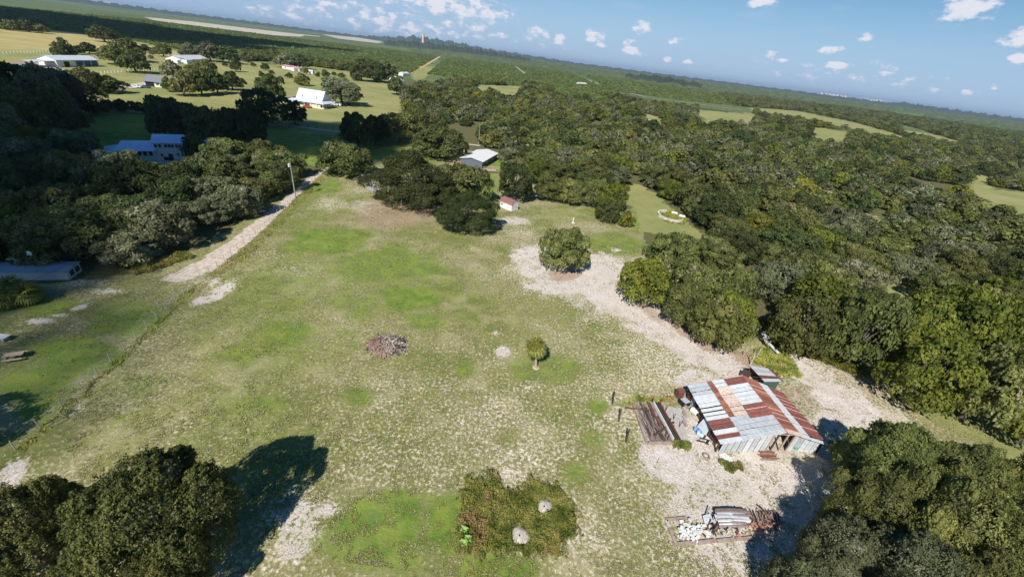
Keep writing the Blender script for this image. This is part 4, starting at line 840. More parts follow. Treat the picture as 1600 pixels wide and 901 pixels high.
# small shed behind the barn
sh = thing('lean_to_shed', 'small open lean-to shed behind the barn with a ragged white and red roof', 'shed', (40.2, 49.6, 0))
def sl(x, y, z): return Vector((x-40.2, y-49.6, z))
for i in range(5):
    t0, t1 = i/5, (i+.94)/5
    a, b, c_, d_ = sl(38.5, 51.3, 2.1), sl(39.2, 47.7, 2.1), sl(42.6, 48.9, 1.6), sl(42.0, 51.8, 1.6)
    mb = MB(); mb.poly([a.lerp(b, t0), a.lerp(b, t1), d_.lerp(c_, t1), d_.lerp(c_, t0)][::-1], .03); mb.build('roof_sheet', [GALVL, GALV, GALVL, REDS, GALVL][i], sh)
mb = MB(); mb.poly([sl(41.9, 51.6, 1.72), sl(42.6, 48.9, 1.72), sl(43.1, 49.1, 1.45), sl(42.6, 51.8, 1.5)][::-1], .03); mb.build('roof_sheet', REDS, sh)
for x, y, h in ((38.7, 51.1, 2), (39.3, 48, 2), (42.3, 49.1, 1.55), (41.9, 51.6, 1.55)): MB().cyl((x-40.2, y-49.6, -.1), .07, h, 6).build('post', WOODD, sh)
MB().poly([sl(39.3, 47.95, 0), sl(42.4, 49.0, 0), sl(42.4, 49.0, 1.45), sl(39.3, 47.95, 1.9)], .04).build('back_wall', mat('green_grey_wall', (.07, .12, .11), .7, .3), sh)
MB().poly([sl(38.7, 51.2, 0), sl(41.9, 51.7, 0), sl(41.9, 51.7, 1.5), sl(38.7, 51.2, 1.9)], .04).build('end_wall', DARKRED, sh)
MB().poly([sl(37.6, 51.3, .02), sl(38.4, 50.0, .02), sl(38.9, 50.6, 1.2), sl(38.2, 51.6, 1.2)], .03).build('fallen_sheet', WOODD, sh)

# ------------------------------------------------------------ ruined pen with charred timbers
pen = thing('ruined_foundation', 'low concrete foundation left of the barn filled with charred timbers', 'foundation', (22, 39, 0))
Q = [(18.73, 41.8), (25.0, 42.9), (23.9, 35.9), (19.2, 35.2)]
Q = [Vector((a-22, b-39, 0)) for a, b in Q]
for i in range(4):
    a, b = Q[i], Q[(i+1) % 4]
    if i == 1: continue
    m_ = (a+b)/2; MB().box((m_.x, m_.y, .12), ((b-a).length, .32, .36), math.atan2(b.y-a.y, b.x-a.x)).build('curb', CONCR, pen)
MB().box((1.9, -.1, .03), (2.5, 6.6, .1), math.atan2(6.9, 1.1)-math.pi/2, 0).build('slab', CONC, pen)
MB().box((-.9, .2, .03), (3.2, 6.0, .1), math.atan2(6.9, .3)-math.pi/2, 0).build('floor', mat('charred_floor', (.16, .12, .11), .95, .5, 2, col2=(.40, .35, .31)), pen)
for i in range(34):
    x = random.uniform(-2.6, .9); y = random.uniform(-3, 2.8); a = math.pi/2+.12+random.gauss(0, .16) if random.random() < .75 else random.uniform(0, 3.1); l = random.uniform(1.2, 4.6)
    y = max(-3.1+l*.45*abs(math.sin(a)), min(2.9-l*.45*abs(math.sin(a)), y))
    MB().box((x, y, random.uniform(.15, .5)), (l, random.uniform(.08, .24), random.uniform(.06, .16)), a, 0, random.uniform(-.07, .07)).build('timber', random.choice([WOODD, WOODD, WOOD, DARKRED, WOOD]), pen)
for x0, m_ in ((.55, WOODD), (.85, WOODD), (1.1, DARKRED), (.25, RUBW)):
    MB().box((x0-.2, 0, .55), (6.2, .09, .5), math.pi/2+.17).build('plank', m_, pen)
MB().box((-.9, -2.9, .22), (3.0, .7, .12), .1).build('plank', WOOD, pen)
for x, y in ((1.1, 2.2), (1.8, .8), (2.2, -.4), (-.6, 3.2), (.7, 3.1)): MB().tube([(x, y, -.1), (x+random.uniform(-.2, .2), y+.1, 1.1)], .05, 5).build('stake', WOODD, pen)
for k_, (bx, tx) in enumerate([((957, 630), (959.5, 611)), ((967, 658), (969.5, 640)), ((978, 690), (980.5, 669))]):
    p = g(*bx); o = MB(); lean = random.uniform(-.1, .1); o.tube([(0, 0, -.2), (lean-.05, .05, 1.0), (lean*1.5-.12, .05, 2.2)], [.12, .11, .1], 7)
    q = o.build('wooden_post', WOODD, loc=(p[0], p[1], 0)); tag(q, ['thick charred wooden post, farthest of three left of the foundation', 'thin dark wooden post, middle of three left of the foundation', 'dark wooden post, nearest of three left of the foundation'][k_], 'post', 'posts left of the foundation')
# junk between pen and barn
def at(px, py): p = g(px, py); return (p[0], p[1], 0)
def junk(name, label, cat, px, py, parts, rz=0.0):
    t = thing(name, label, cat, at(px, py), rz)
    for nm, mb_, m_ in parts: mb_.build(nm, m_, t)
    return t
junk('rusty_tank', 'rusty red-brown steel tank standing at the far corner of the slab', 'tank', 1060, 619, [('body', MB().box((0, 0, .6), (.9, .8, 1.2), .2), DARKRED), ('lid', MB().box((0, 0, 1.23), (.95, .85, .06), .2), RUST)])
junk('wire_crate', 'dark metal crate beside the rusty tank by the barn wall', 'crate', 1068, 631, [('frame', MB().box((0, 0, .35), (1.2, 1.1, .7), .4), BLACK), ('sheet', MB().box((.05, 0, .73), (1.0, 1.0, .05), .5), GALV)])
junk('white_tub', 'white tub lying tilted on the slab next to the barn wall', 'tub', 1084, 646, [('shell', MB().tube([(0, -.5, .4), (0, .5, .4)], [.36, .42], 14), WHITE), ('opening', MB().tube([(0, -.52, .4), (0, -.5, .4)], .28, 14), DARK)], .5)
junk('blue_barrel', 'blue plastic barrel lying in front of the barn flap', 'barrel', 1089, 675, [('shell', MB().tube([(-.45, 0, .32), (0, 0, .34), (.45, 0, .32)], [.3, .34, .3], 14), BLUE), ('band', MB().tube([(-.05, 0, .34), (.05, 0, .34)], .355, 14), BLACK)], -1.0)
junk('blue_drum', 'pale blue drum lying beside the blue barrel', 'barrel', 1093, 681, [('shell', MB().tube([(-.4, 0, .3), (0, 0, .32), (.4, 0, .3)], [.27, .31, .27], 14), mat('pale_blue', (.42, .56, .72), .4, .1)), ('cap', MB().cyl((0, 0, .6), .07, .05, 8), BLACK)], -.7)
junk('scrap_heap', 'dark brown scrap wood heap in front of the blue barrels', 'scrap', 1097, 691, [('plank', MB().box((random.uniform(-.5, .5), random.uniform(-.5, .5), .12+.1*i), (random.uniform(.5, 1.2), .18, .08), random.uniform(0, 3)), random.choice([DARKRED, WOODD])) for i in range(6)])
junk('scrap_heap', 'dark scrap heap at the near left corner of the barn', 'scrap', 1113, 688, [('plank', MB().box((random.uniform(-.4, .4), random.uniform(-.4, .4), .12+.1*i), (random.uniform(.5, 1.), .18, .1), random.uniform(0, 3)), random.choice([GALV, WOODD])) for i in range(5)])
junk('concrete_pad', 'pale concrete pad outside the flap of the barn', 'pad', 1105, 676, [('pad', MB().box((0, 0, .04), (2.0, 3.2, .12), .1), RUBW)])
junk('tyre_ring', 'old tyre half sunk in the sand in front of the barn', 'tyre', 1103, 712, [('tyre', MB().tube([(.38*math.cos(a), .38*math.sin(a), .06) for a in np.linspace(0, 6.28, 17)], .1, 6), WOOD)])
junk('plank_stack', 'reddish boards stacked on the sand before the barn doorway', 'boards', 1200, 713, [('board', MB().box((random.uniform(-.3, .3), i*.22-.5, .08+.05*(i % 3)), (2.1, .2, .05), .1+random.uniform(-.08, .08)), random.choice([RUST, WOOD, DARKRED])) for i in range(7)])
junk('white_rock', 'bright white slab lying on the sand in front of the barn', 'slab', 1133, 717, [('slab', MB().poly([(-.8, -.5, .2), (.3, -.8, .2), (.9, .1, .2), (.2, .8, .2), (-.6, .6, .2)], .25), RUBW)])
for i, (x, y, h) in enumerate([(1074, 612, 1.2), (1078, 624, 1.1)]): pass
junk('wall_stub', 'broken low wall along the slab between the tank and the barn', 'wall', 1072, 650, [('block', MB().box((-.25*i+.5, -i*.85+2.6, .22), (.34, .8, .5), .22), random.choice([CONC, CONCR, RUBW])) for i in range(6)])

# ------------------------------------------------------------ rubble pile (bottom right)
rub = thing('rubble_pile', 'rubble pile of white blocks, bricks and bent grey sheets on a broken foundation', 'rubble', (25, 25.6, 0))
P4 = [Vector((x-25, y-25.6, 0)) for x, y in [(g(1040, 812)[0], g(1040, 812)[1]), (g(1215, 800)[0], g(1215, 800)[1]), (g(1205, 838)[0], g(1205, 838)[1]), (g(1056, 850)[0], g(1056, 850)[1])]]
for i in range(4):
    a, b = P4[i], P4[(i+1) % 4]
    n_ = 5 if i % 2 == 0 else 3
    for k in range(n_):
        if random.random() < .4 and i != 3: continue
        p, q = a.lerp(b, k/n_), a.lerp(b, (k+.92)/n_); m_ = (p+q)/2
        MB().box((m_.x, m_.y, .06), ((q-p).length, .3, .24), math.atan2(b.y-a.y, b.x-a.x)+random.uniform(-.05, .05)).build('curb', random.choice([CONCR, CONC, CONCR]), rub)
def rpx(px, py, z=0): p = g(px, py); return Vector((p[0]-25, p[1]-25.6, z))
for i in range(90):
    px, py = random.gauss(1082, 12), random.gauss(832, 6); p = rpx(px, py); s = random.uniform(.12, .4)
    MB().box((p.x, p.y, s*.4+random.uniform(0, .25)), (s, s*random.uniform(.5, .9), s*.6), random.uniform(0, 3), 0, random.uniform(-.4, .4)).build('rubble_block', RUBW, rub)
for i in range(60):
    px, py = random.gauss(1120, 32), random.gauss(828, 7); p = rpx(px, py); s = random.uniform(.1, .34)
    MB().box((p.x, p.y, s*.4), (s, s*.7, s*.5), random.uniform(0, 3), 0, random.uniform(-.5, .5)).build('rubble_block', random.choice([RUBW, CONC, WOODD, RUBR]), rub)
for i in range(70):
    px, py = (random.gauss(1185, 9), random.gauss(823, 6)) if i < 45 else (random.gauss(1212, 4), random.gauss(815, 5)); p = rpx(px, py); s = random.uniform(.15, .32)
    MB().box((p.x, p.y, s*.4+random.uniform(0, .3)), (s, s*.5, s*.4), random.uniform(0, 3), 0, random.uniform(-.5, .5)).build('brick', RUBR, rub)
for i in range(8):
    y0 = 803+i*2.7; a = rpx(1118+random.uniform(-5, 4), y0+1); b = rpx(1165+random.uniform(-10, 6), y0+random.uniform(-1, 1)+1.5); z = .55-.03*i+random.uniform(0, .12)
    u = (b-a).normalized(); nrm = Vector((-u.y, u.x, 0)); vs = []; fs = []; s = 5
    for j, p in enumerate((a, a.lerp(b, .5)+Vector((0, 0, .12)), b)):
        for k_ in range(s): vs.append(p+nrm*(k_*.15-.3)+Vector((0, 0, z+(.05 if k_ % 2 else 0)+k_*.03)))
    for j in range(2):
        for k_ in range(s-1): fs.append((j*s+k_, j*s+k_+1, (j+1)*s+k_+1, (j+1)*s+k_))
    nv = len(vs); vs += [v-Vector((0, 0, .02)) for v in vs]; fs += [tuple(q+nv for q in reversed(f)) for f in fs]
    mb = MB(); mb.add(vs, fs); mb.build('bent_sheet', [WOOD, WOOD, GALV, GALV, GALVL, WOOD, GALVL, WOOD][i], rub)
for i in range(26):
    px, py = random.uniform(1085, 1215), random.uniform(800, 836); p = rpx(px, py); l = random.uniform(.6, 1.9)
    MB().box((p.x, p.y, random.uniform(.15, .5)), (l, .12, .1), random.choice([-.9, -.7, .2, 1.0])+random.gauss(0, .2), 0, random.uniform(-.3, .3)).build('charred_timber', random.choice([WOODD, BLACK, WOODD, WOOD]), rub)
for i in range(9):
    a = rpx(1172+i*5, 800+random.uniform(0, 4)); b = rpx(1184+i*4, 822+random.uniform(-2, 4)); MB().tube([a+Vector((0, 0, .5)), b+Vector((0, 0, .25))], .07, 5).build('branch', random.choice([WOODD, WOOD, DARKRED]), rub)
MB().poly([rpx(1096, 808, .35), rpx(1108, 805, .4), rpx(1112, 818, .5), rpx(1100, 822, .3)][::-1], .03).build('bent_sheet', GALVL, rub)

# ------------------------------------------------------------ burn pile of branches
pile = thing('burn_pile', 'round heap of grey and reddish cut branches in the middle of the pasture', 'brush pile', tuple(g(605, 541)))
def heap():
    r = random.Random(5); rx, ry, hh = 2.95, 2.5, 1.5; vs = [(0, 0, hh)]; fs = []; n = 26
    for j in range(1, 7):
        for i in range(n):
            t = j/6; a = 2*math.pi*i/n; rr = t*(1+r.uniform(-.1, .1)); vs.append((rx*rr*math.cos(a), ry*rr*math.sin(a), hh*(1-t**1.8)*(1+r.uniform(-.2, .2))-.06*(j == 6)))
    fs += [(0, 1+i, 1+(i+1) % n) for i in range(n)]
    for j in range(5):
        for i in range(n): a = 1+j*n; fs.append((a+i, a+n+i, a+n+(i+1) % n, a+(i+1) % n))
    mb = MB(); mb.add(vs, fs); mb.build('mound', mat('ash_mound', (.13, .095, .08), .95, .5, 3, col2=(.26, .21, .17)), pile)
    red = mat('red_twig', (.36, .17, .12), .9, .4, 6, objvar=.3); pale = mat('pale_twig', (.58, .50, .40), .9, .3, 6, objvar=.3); gry = mat('grey_twig', (.27, .23, .21), .9, .4, 6, objvar=.3); dk = WOODD
    for i in range(290):
        a = r.uniform(0, 6.28); t = math.sqrt(r.uniform(0, 1.05)); x, y = rx*t*math.cos(a), ry*t*math.sin(a); z = hh*(1-min(t, 1)**1.8)+.04
        d = Vector((r.gauss(0, 1), r.gauss(0, 1), r.gauss(0, .22))).normalized(); l = r.uniform(.25, .95); p = Vector((x, y, z))
        m_ = r.choice([pale, pale, gry, gry, dk]) if x > -.4 else r.choice([red, gry, gry, red, dk])
        if y < -1.1 and -.8 < x < .5: m_ = r.choice([red, RUST, gry])
        MB().tube([p-d*l, p+Vector((0, 0, .08)), p+d*l], [r.uniform(.02, .06), r.uniform(.04, .09), .02], 4).build('branch', m_, pile)
heap()

# ------------------------------------------------------------ overgrown weed patch with pale round slabs
def weeds(name, poly, hfun, n, lsize, m, seed=3, blade=True, rag=2.2):
    r = np.random.default_rng(seed); P = np.array([g(a, b)[:2] for a, b in poly]); lo, hi = P.min(0), P.max(0); pts = []
    while sum(len(p) for p in pts) < n:
        q = r.uniform(lo, hi, (n, 2)); px, py, w = proj(q[:, 0]+(fbm(q[:, 0]/1.1+9, q[:, 1]/1.1+9, 4)-.5)*rag, q[:, 1]+(fbm(q[:, 0]/1.1+49, q[:, 1]/1.1+9, 4)-.5)*rag, 0.0); pts.append(q[inpoly(px, py, poly)])
    q = np.concatenate(pts)[:n]; hh = hfun(q); z = hh*r.uniform(.25, 1.0, n)
    c = np.stack([q[:, 0], q[:, 1], z], 1); d = r.normal(size=(n, 3)); d[:, 2] = np.abs(d[:, 2])*(1.3 if blade else .5)+.25; d /= np.linalg.norm(d, axis=1)[:, None]
    s = np.cross(d, r.normal(size=(n, 3))); s /= np.linalg.norm(s, axis=1)[:, None]; L_ = lsize*r.uniform(.6, 1.5, n)[:, None]; wd_ = L_*(.22 if blade else .5)
    v = np.stack([c-d*L_, c+s*wd_, c+d*L_, c-s*wd_], 1).reshape(-1, 3); v[:, 2] = np.maximum(v[:, 2], -.02)
    me = bpy.data.meshes.new(name); me.vertices.add(n*4); me.vertices.foreach_set('co', v.astype(np.float32).ravel()); me.loops.add(n*4); me.loops.foreach_set('vertex_index', np.arange(n*4, dtype=np.int32))
    me.polygons.add(n); me.polygons.foreach_set('loop_start', (np.arange(n)*4).astype(np.int32)); me.update(calc_edges=True)
    a = me.attributes.new('tone', 'FLOAT_COLOR', 'FACE'); arr = np.ones((n, 4), np.float32)
    arr[:, 0] = np.clip(.55+(fbm(q[:, 0]/.9+77, q[:, 1]/.9+77, seed)-.5)*2.6+r.normal(0, .15, n), 0, 1); arr[:, 1] = np.clip(.55+(fbm(q[:, 0]/1.4+177, q[:, 1]/1.4+77, seed+3)-.5)*1.6+r.normal(0, .12, n), 0, 1); a.data.foreach_set('color', arr.ravel())
    me.materials.append(m); return link(name, me)
WP = [(735, 742), (755, 738), (775, 752), (782, 765), (830, 757), (850, 752), (885, 775), (897, 800), (896, 830), (885, 862), (860, 868), (810, 865), (800, 852), (780, 872), (745, 880), (722, 868), (716, 800), (722, 772)]
def wh(q):
    px, py, w = proj(q[:, 0], q[:, 1], 0.0); h = .08+1.5*np.clip(fbm(q[:, 0]/.9+5, q[:, 1]/.9+5, 8)-.30, 0, 1); h = h+np.where(px < 790, .25, 0)*fbm(q[:, 0]/.7, q[:, 1]/.7, 2)*1.6
    for (cx_, cy_, rx, ry) in ((850, 792, 12, 14), (812, 840, 14, 16)): h = np.where(np.hypot((px-cx_)/rx, (py-cy_)/ry) < 1, .02, h)
    return h
WP2 = [(805+(a-805)*1.09+random.uniform(-7, 7), 806+(b-806)*1.10+random.uniform(-5, 5)) for a, b in WP]
_m1 = weeds('weed_patch', WP2, lambda q: .05+.3*fbm(q[:, 0]/.8, q[:, 1]/.8, 18), 9000, .12, L_WEED, seed=31, rag=6.0); tag(_m1, 'thin fringe of low weeds around the overgrown patch at the bottom centre', 'weeds', kind='stuff')
o = weeds('weed_patch', WP, wh, 38000, .12, L_WEED, rag=3.6); tag(o, 'overgrown patch of tall tangled weeds at the bottom centre of the pasture', 'weeds', kind='stuff')
PALE = mat('pale_marl', (.58, .52, .48), .95, .3, 3.2, col2=(.33, .28, .22), bump=.5, detail=8)
for k_, (px, py, r_) in enumerate(((851, 791, .80), (813, 836, .88))):
    p = g(px, py); mb = MB(); n = 24; r2_ = random.Random(40+k_); vs = [(0, 0, .30)]; out_ = [1+.16*math.sin(6.283*i_/n*2+k_*2)+.10*math.sin(6.283*i_/n*3+1+k_)+r2_.uniform(-.05, .05) for i_ in range(n)]
    for q_ in range(1, 6):
        for i in range(n): f = q_/5*r_*(1+(out_[i]-1)*(q_/5)**3); vs.append((f*math.cos(6.283*i/n), f*1.1*math.sin(6.283*i/n), .30-.28*(q_/5)**2.2+r2_.uniform(-.02, .02)*q_/5))
    mb.add(vs, [(0, 1+i, 1+(i+1) % n) for i in range(n)]+[(1+q_*n+i, 1+(q_+1)*n+i, 1+(q_+1)*n+(i+1) % n, 1+q_*n+(i+1) % n) for q_ in range(4) for i in range(n)])
    q = mb.build('marl_mound', PALE, loc=(p[0], p[1], 0)); tag(q, ['pale round bare mound in the upper right of the weed patch', 'pale round bare mound in the lower middle of the weed patch'][k_], 'mound')
    MB().cyl((-.1, -.15, .28), .09, .04, 8).build('burrow', BLACK, q)
for k_, (px, py) in enumerate(((725, 834), (731, 848), (724, 855))):
    p = g(px, py); e = thing('broad_leaf_plant', ['broad light green leafy plant at the left rim of the weed patch, topmost of three', 'broad light green leafy plant at the left rim of the weed patch, rightmost of three', 'broad light green leafy plant at the left rim of the weed patch, lowest of three'][k_], 'plant', (p[0], p[1], .1), 0, 'broad leaf plants by the weeds')
    for i in range(7):
        a = i*.9+random.random(); l = random.uniform(.3, .5); d = Vector((math.cos(a), math.sin(a), 0)); s_ = Vector((-d.y, d.x, 0)); z = Vector((0, 0, 1))
        MB().add([z*.5, d*l*.5+s_*.16+z*.85, d*l+z*.8, d*l*.5-s_*.16+z*.85, d*l*.5+z*.78], [(0, 4, 1), (4, 2, 1), (0, 3, 4), (4, 3, 2)]).build('leaf', mat('broad_leaf', (.25, .42, .10), .5, .2) if i == 0 and k_ == 0 else bpy.data.materials['broad_leaf'], e)
def hconst(a, b): return lambda q: a+b*fbm(q[:, 0]/1.2, q[:, 1]/1.2, 12)
for nm, lab, poly, n, m_, h in [('tall_grass', 'tall yellow-green grass beside the lean-to shed', [(1176, 552), (1200, 545), (1225, 552), (1245, 575), (1250, 592), (1225, 590), (1200, 578), (1180, 570)], 12000, L_WEED, (.3, .7)),
        ('tall_grass', 'scrubby weeds at the right corner of the barn', [(1292, 690), (1315, 695), (1345, 730), (1325, 735), (1300, 712)], 6000, L_WEED, (.2, .5)),
        ('weed_clump', 'weeds at the near end of the timber foundation', [(1045, 690), (1080, 693), (1078, 702), (1050, 703)], 3000, L_WEED, (.2, .5)),
        ('weed_clump', 'weeds on the sand in front of the barn', [(1128, 722), (1155, 720), (1160, 735), (1130, 738)], 2500, L_WEED, (.1, .3)),
        ('fence_weeds', 'long grass grown along the left wire fence', [(24, 704), (60, 670), (130, 609), (230, 515), (300, 448), (306, 450), (237, 520), (136, 615), (66, 678), (30, 710)], 2000, L_WEED, (.02, .22)),
        ('fence_weeds', 'long grass along the upper part of the left fence', [(300, 450), (400, 372), (462, 310), (500, 276), (508, 280), (470, 318), (410, 380), (312, 458)], 6000, L_WEED, (.05, .4)),
        ('green_margin', 'strip of green weeds along the far side of the foundation', [(980, 622), (1055, 622), (1055, 632), (985, 632)], 4000, L_WEED, (.1, .3)),
        ('woods_edge_brush', 'low yellow-green brush along the woods edge right of the barn', [(1195, 500), (1215, 530), (1290, 555), (1350, 575), (1340, 590), (1270, 562), (1215, 548), (1190, 515)], 14000, L_YEL, (.3, .9)),
        ('woods_edge_brush', 'low green brush along the lane beneath the left woods', [(200, 418), (290, 395), (300, 405), (210, 432)], 6000, L_WEED, (.3, .9))]:
    o = weeds(nm, poly, hconst(*h), n, .16, m_, seed=len(lab)); tag(o, lab, 'weeds', kind='stuff')

# grass tufts over the near pasture
def tufts():
    v = []; f = []; tn = []
    def mk(seed, m_):
        r = random.Random(seed); mb = MB()
        for i in range(9):
            a = r.uniform(0, 6.28); d = Vector((math.cos(a), math.sin(a), 0)); s_ = Vector((-d.y, d.x, 0)); l = r.uniform(.5, 1); z = r.uniform(.25, .8); b0 = d*.1
            mb.add([b0+s_*.12, b0-s_*.12, d*l-s_*.05+Vector((0, 0, z)), d*l*.9+s_*.1+Vector((0, 0, z))], [(0, 1, 2, 3)])
        me = mesh_from(mb.v, mb.f, [m_]); a = me.attributes.new('tone', 'FLOAT_COLOR', 'FACE'); arr = []
        for i in range(len(me.polygons)): arr += [r.random(), r.random(), 0, 1]
        a.data.foreach_set('color', arr); return me
    srcs = []
    for i, (m_, x, y) in enumerate(((TUFT, 4.0, 21.5), (L_WEED, 5.2, 21.3), (TUFT, 6.1, 21.7))):
        o = link('grass_tuft', mk(i, m_), loc=(x, y, 0), scale=(.2, .2, .2)); tag(o, 'small tuft of grass in the pasture near the bottom edge', 'grass tuft', 'small grass tufts by the bottom edge'); srcs.append(o)
    n = 260000; r = np.random.default_rng(5)
    d = 18+(150-18)*r.uniform(0, 1, n)**1.35; x = r.uniform(-1, 1, n)*(d*1.5+6); 
    px, py, w = proj(x, d, 0.0); ok = (px > -30) & (px < 1630) & (py < 930) & inpoly(px, py, MAIN)
    for c in [[(1065, 600), (1165, 585), (1225, 612), (1298, 700), (1285, 708), (1126, 704)], [(985, 630), (1058, 630), (1072, 696), (1010, 696)], WP, [(262, 434), (310, 405), (440, 318), (500, 262), (513, 262), (430, 345), (330, 425), (275, 442)]]: ok &= ~inpoly(px, py, c)
    x, d, px, py = x[ok], d[ok], px[ok], py[ok]
    cl = fbm(x/1.1, d/1.1, 61, 3)*.6+fbm(x/9, d/9, 62, 3)*.4
    ix = np.clip(np.searchsorted(xs, x), 0, nx-1); iy = np.clip(np.searchsorted(ys, d), 0, ny-1)
    s_ = sand[iy, ix]; lu = lush[iy, ix]
    keep = (cl > .47+.12*(s_ > .6)) ; x, d, lu, s_ = x[keep], d[keep], lu[keep], s_[keep]; n = len(x); print('tufts', n)
    sc_ = r.uniform(.06, .18, n)*(1+np.clip((d-50)/140, 0, 1)); idx = np.where(r.uniform(0, 1, n) < .35+lu*.6, 1, r.choice([0, 2], n))
    o = gn_scatter('pasture_grass', np.stack([x, d, np.zeros(n)-.03], 1), r.uniform(0, 6.28, n), np.stack([sc_, sc_, sc_*.8], 1), idx, srcs)
    tag(o, 'dry speckled grass tufts covering the open pasture', 'grass', kind='stuff')
tufts()

# ------------------------------------------------------------ palms
def fan_leaf(seed, l=1.0):
    r = random.Random(seed); mb = MB(); n = 11; stem = .45*l
    mb.add([(0, -.02, 0), (0, .02, 0), (stem, .02, .06), (stem, -.02, .06)], [(0, 1, 2, 3)])
    for i in range(n):
        a = (i/(n-1)-.5)*2.6; d = Vector((math.cos(a), math.sin(a), -.12)); s_ = Vector((-d.y, d.x, 0))*.06*l; p = Vector((stem, 0, .06)); e = p+d*l*.75*(1-.15*abs(a)); m_ = p.lerp(e, .55)+Vector((0, 0, .05)); e.z -= .22*l
        mb.add([p, m_+s_, e, m_-s_], [(0, 3, 1), (3, 2, 1)])
    me = mesh_from([v for v in mb.v], mb.f, [L_PALM]); a = me.attributes.new('tone', 'FLOAT_COLOR', 'FACE'); arr = []
    for i in range(len(me.polygons)): arr += [r.uniform(.2, 1), r.uniform(0, .8), 0, 1]
    a.data.foreach_set('color', arr); return me
FL = [fan_leaf(i) for i in range(3)]; FLD = []
for me in FL:
    m2 = me.copy(); m2.materials[0] = mat('dead_frond', (.33, .24, .10), .8, .4, 4, objvar=.2) if not FLD else FLD[0].materials[0]; FLD.append(m2)
def palm(x, y, th, R_, n, label, cat='palm tree', group=None):
    e = thing('palm_tree', label, cat, (x, y, 0), 0, group)
    mb = MB(); mb.tube([(0, 0, -.1), (0, 0, .2), (.04, 0, th*.5), (.02, .03, th)], [.34, .2, .17, .2], 9); mb.build('trunk', mat('palm_trunk', (.42, .33, .26), .9, .3, 6) if 'palm_trunk' not in bpy.data.materials else bpy.data.materials['palm_trunk'], e, smooth=True)
    for i in range(n):
        t = i/n; el = math.radians(80-150*t)+random.uniform(-.15, .15); az = i*2.4; dead = t > .8
        me = random.choice(FLD if dead else FL); s = R_/1.15*random.uniform(.85, 1.12)*(1 if not dead else .8)
        link('frond', me, e, loc=(0, 0, th+.1), rot=(0, -el, az), scale=(s, s, s))
    return e
p = g(837.5, 573.5); palm(p[0], p[1], 3.5, 1.75, 76, 'single cabbage palm with a short trunk in the open pasture').rotation_euler = (0, math.radians(-9), 0)
MB().cyl((p[0], p[1], -.05), .55, .12, 12, r2=.4).build('sand_mound', ROADT); tag(bpy.data.objects['sand_mound'], 'little ring of bare sand at the foot of the cabbage palm', 'sand mound')
for i, (px, py, R_) in enumerate(((22, 456, 2.6), (48, 462, 2.2), (8, 470, 2.3))):
    q = g(px, py+10); palm(q[0], q[1], 1.0+.3*i, R_, 44, ['low bushy palm in front of the grey trailer, middle and largest of three', 'low bushy palm in front of the grey trailer, rightmost of three', 'low bushy palm in front of the grey trailer, leftmost of three'][i], 'palm', 'low palms at the left edge')

# ------------------------------------------------------------ buildings
def house(name, label, p1, p2, depth, wh_, rh, wallm, roofm, over=.4, wins=(), doors=(), cat='house', z=0.0, flatroof=False, gambrel=False, wz=1.0, ws=(1.1, 1.2), back=True):
    """front wall runs between two ground points; gable roof with the ridge parallel to it"""
    a, b = g(*p1), g(*p2); d = b-a; L_ = math.hypot(d[0], d[1]); yaw = math.atan2(d[1], d[0])
    e = thing(name, label, cat, (a[0], a[1], z), yaw)
    D = depth; wall = MB(); pr = [(0, 0), (0, wh_), (D/2, wh_+rh*.94), (D, wh_), (D, 0)]
    wall.add([(x, y, zz) for x in (0, L_) for (y, zz) in pr], [(0, 1, 2, 3, 4), (9, 8, 7, 6, 5), (0, 5, 6, 1), (4, 3, 8, 9)]); wall.build('wall', wallm, e)
    sl_ = rh/(D/2)
    for s in (0, 1):
        y0 = -over if s == 0 else D+over; z0_ = wh_-over*sl_; mb = MB()
        pts = [(-over, y0, z0_+.08), (L_+over, y0, z0_+.08), (L_+over, D/2, wh_+rh+.08), (-over, D/2, wh_+rh+.08)]
        if s: pts = pts[::-1]
        mb.poly(pts, .1); mb.build('roof', roofm, e)
    for (f, zc, w_, h_) in wins:
        x = f*L_; fr = MB().box((x, -.03, zc), (w_+.2, .06, h_+.2)).build('window', WHITE, e); MB().box((x, -.075, zc), (w_, .04, h_)).build('pane', GLASS, fr)
    for (f, w_, h_) in doors: MB().box((f*L_, -.04, h_/2), (w_, .08, h_)).build('door', DARK, e)
    for (zc, w_, h_) in ((wh_*.55, 1.2, 1.1),): 
        for f in (.3, .7):
            fr = MB().box((L_+.03, f*D, zc), (.06, w_, h_)).build('window', WHITE, e); MB().box((L_+.075, f*D, zc), (.04, w_-.2, h_-.2)).build('pane', GLASS, fr)
    return e, L_
# white farmhouse
fh, L1 = house('farmhouse', 'white farmhouse with a steep white metal roof and a wraparound porch roof', (464, 163), (503, 169), 9, 3.2, 5.6, WHITE, mat('ribbed_white_roof', (.56, .60, .65), .4, .2, 1.2, col2=(.46, .50, .56), stretch=(3, .2, .2)), .45, wins=((.15, 1.6, 1.2, 1.4), (.35, 1.6, 1.2, 1.4), (.8, 1.6, 1.2, 1.4)), doors=((.55, 1.1, 2.1),))
mb = MB(); mb.poly([(-4.5, -4.2, 2.7), (L1+4, -4.2, 2.7), (L1+.5, .3, 3.7), (-.5, .3, 3.7)], .1); mb.build('porch_roof', WROOF, fh)
mb = MB(); mb.poly([(L1+4, -4.2, 2.7), (L1+4, 8, 2.7), (L1+.45, 8, 3.65), (L1+.5, .3, 3.65)], .1); mb.build('porch_roof', WROOF, fh)
mb = MB(); mb.poly([(-4.6, 1, 3.2), (-4.6, 7, 3.2), (.1, 7, 4.6), (.1, 1, 4.6)][::-1], .1); mb.build('side_roof', GREYR, fh)
MB().box((-2.2, 4, 1.6), (4.2, 5.6, 3.2)).build('side_wing', WHITE, fh)
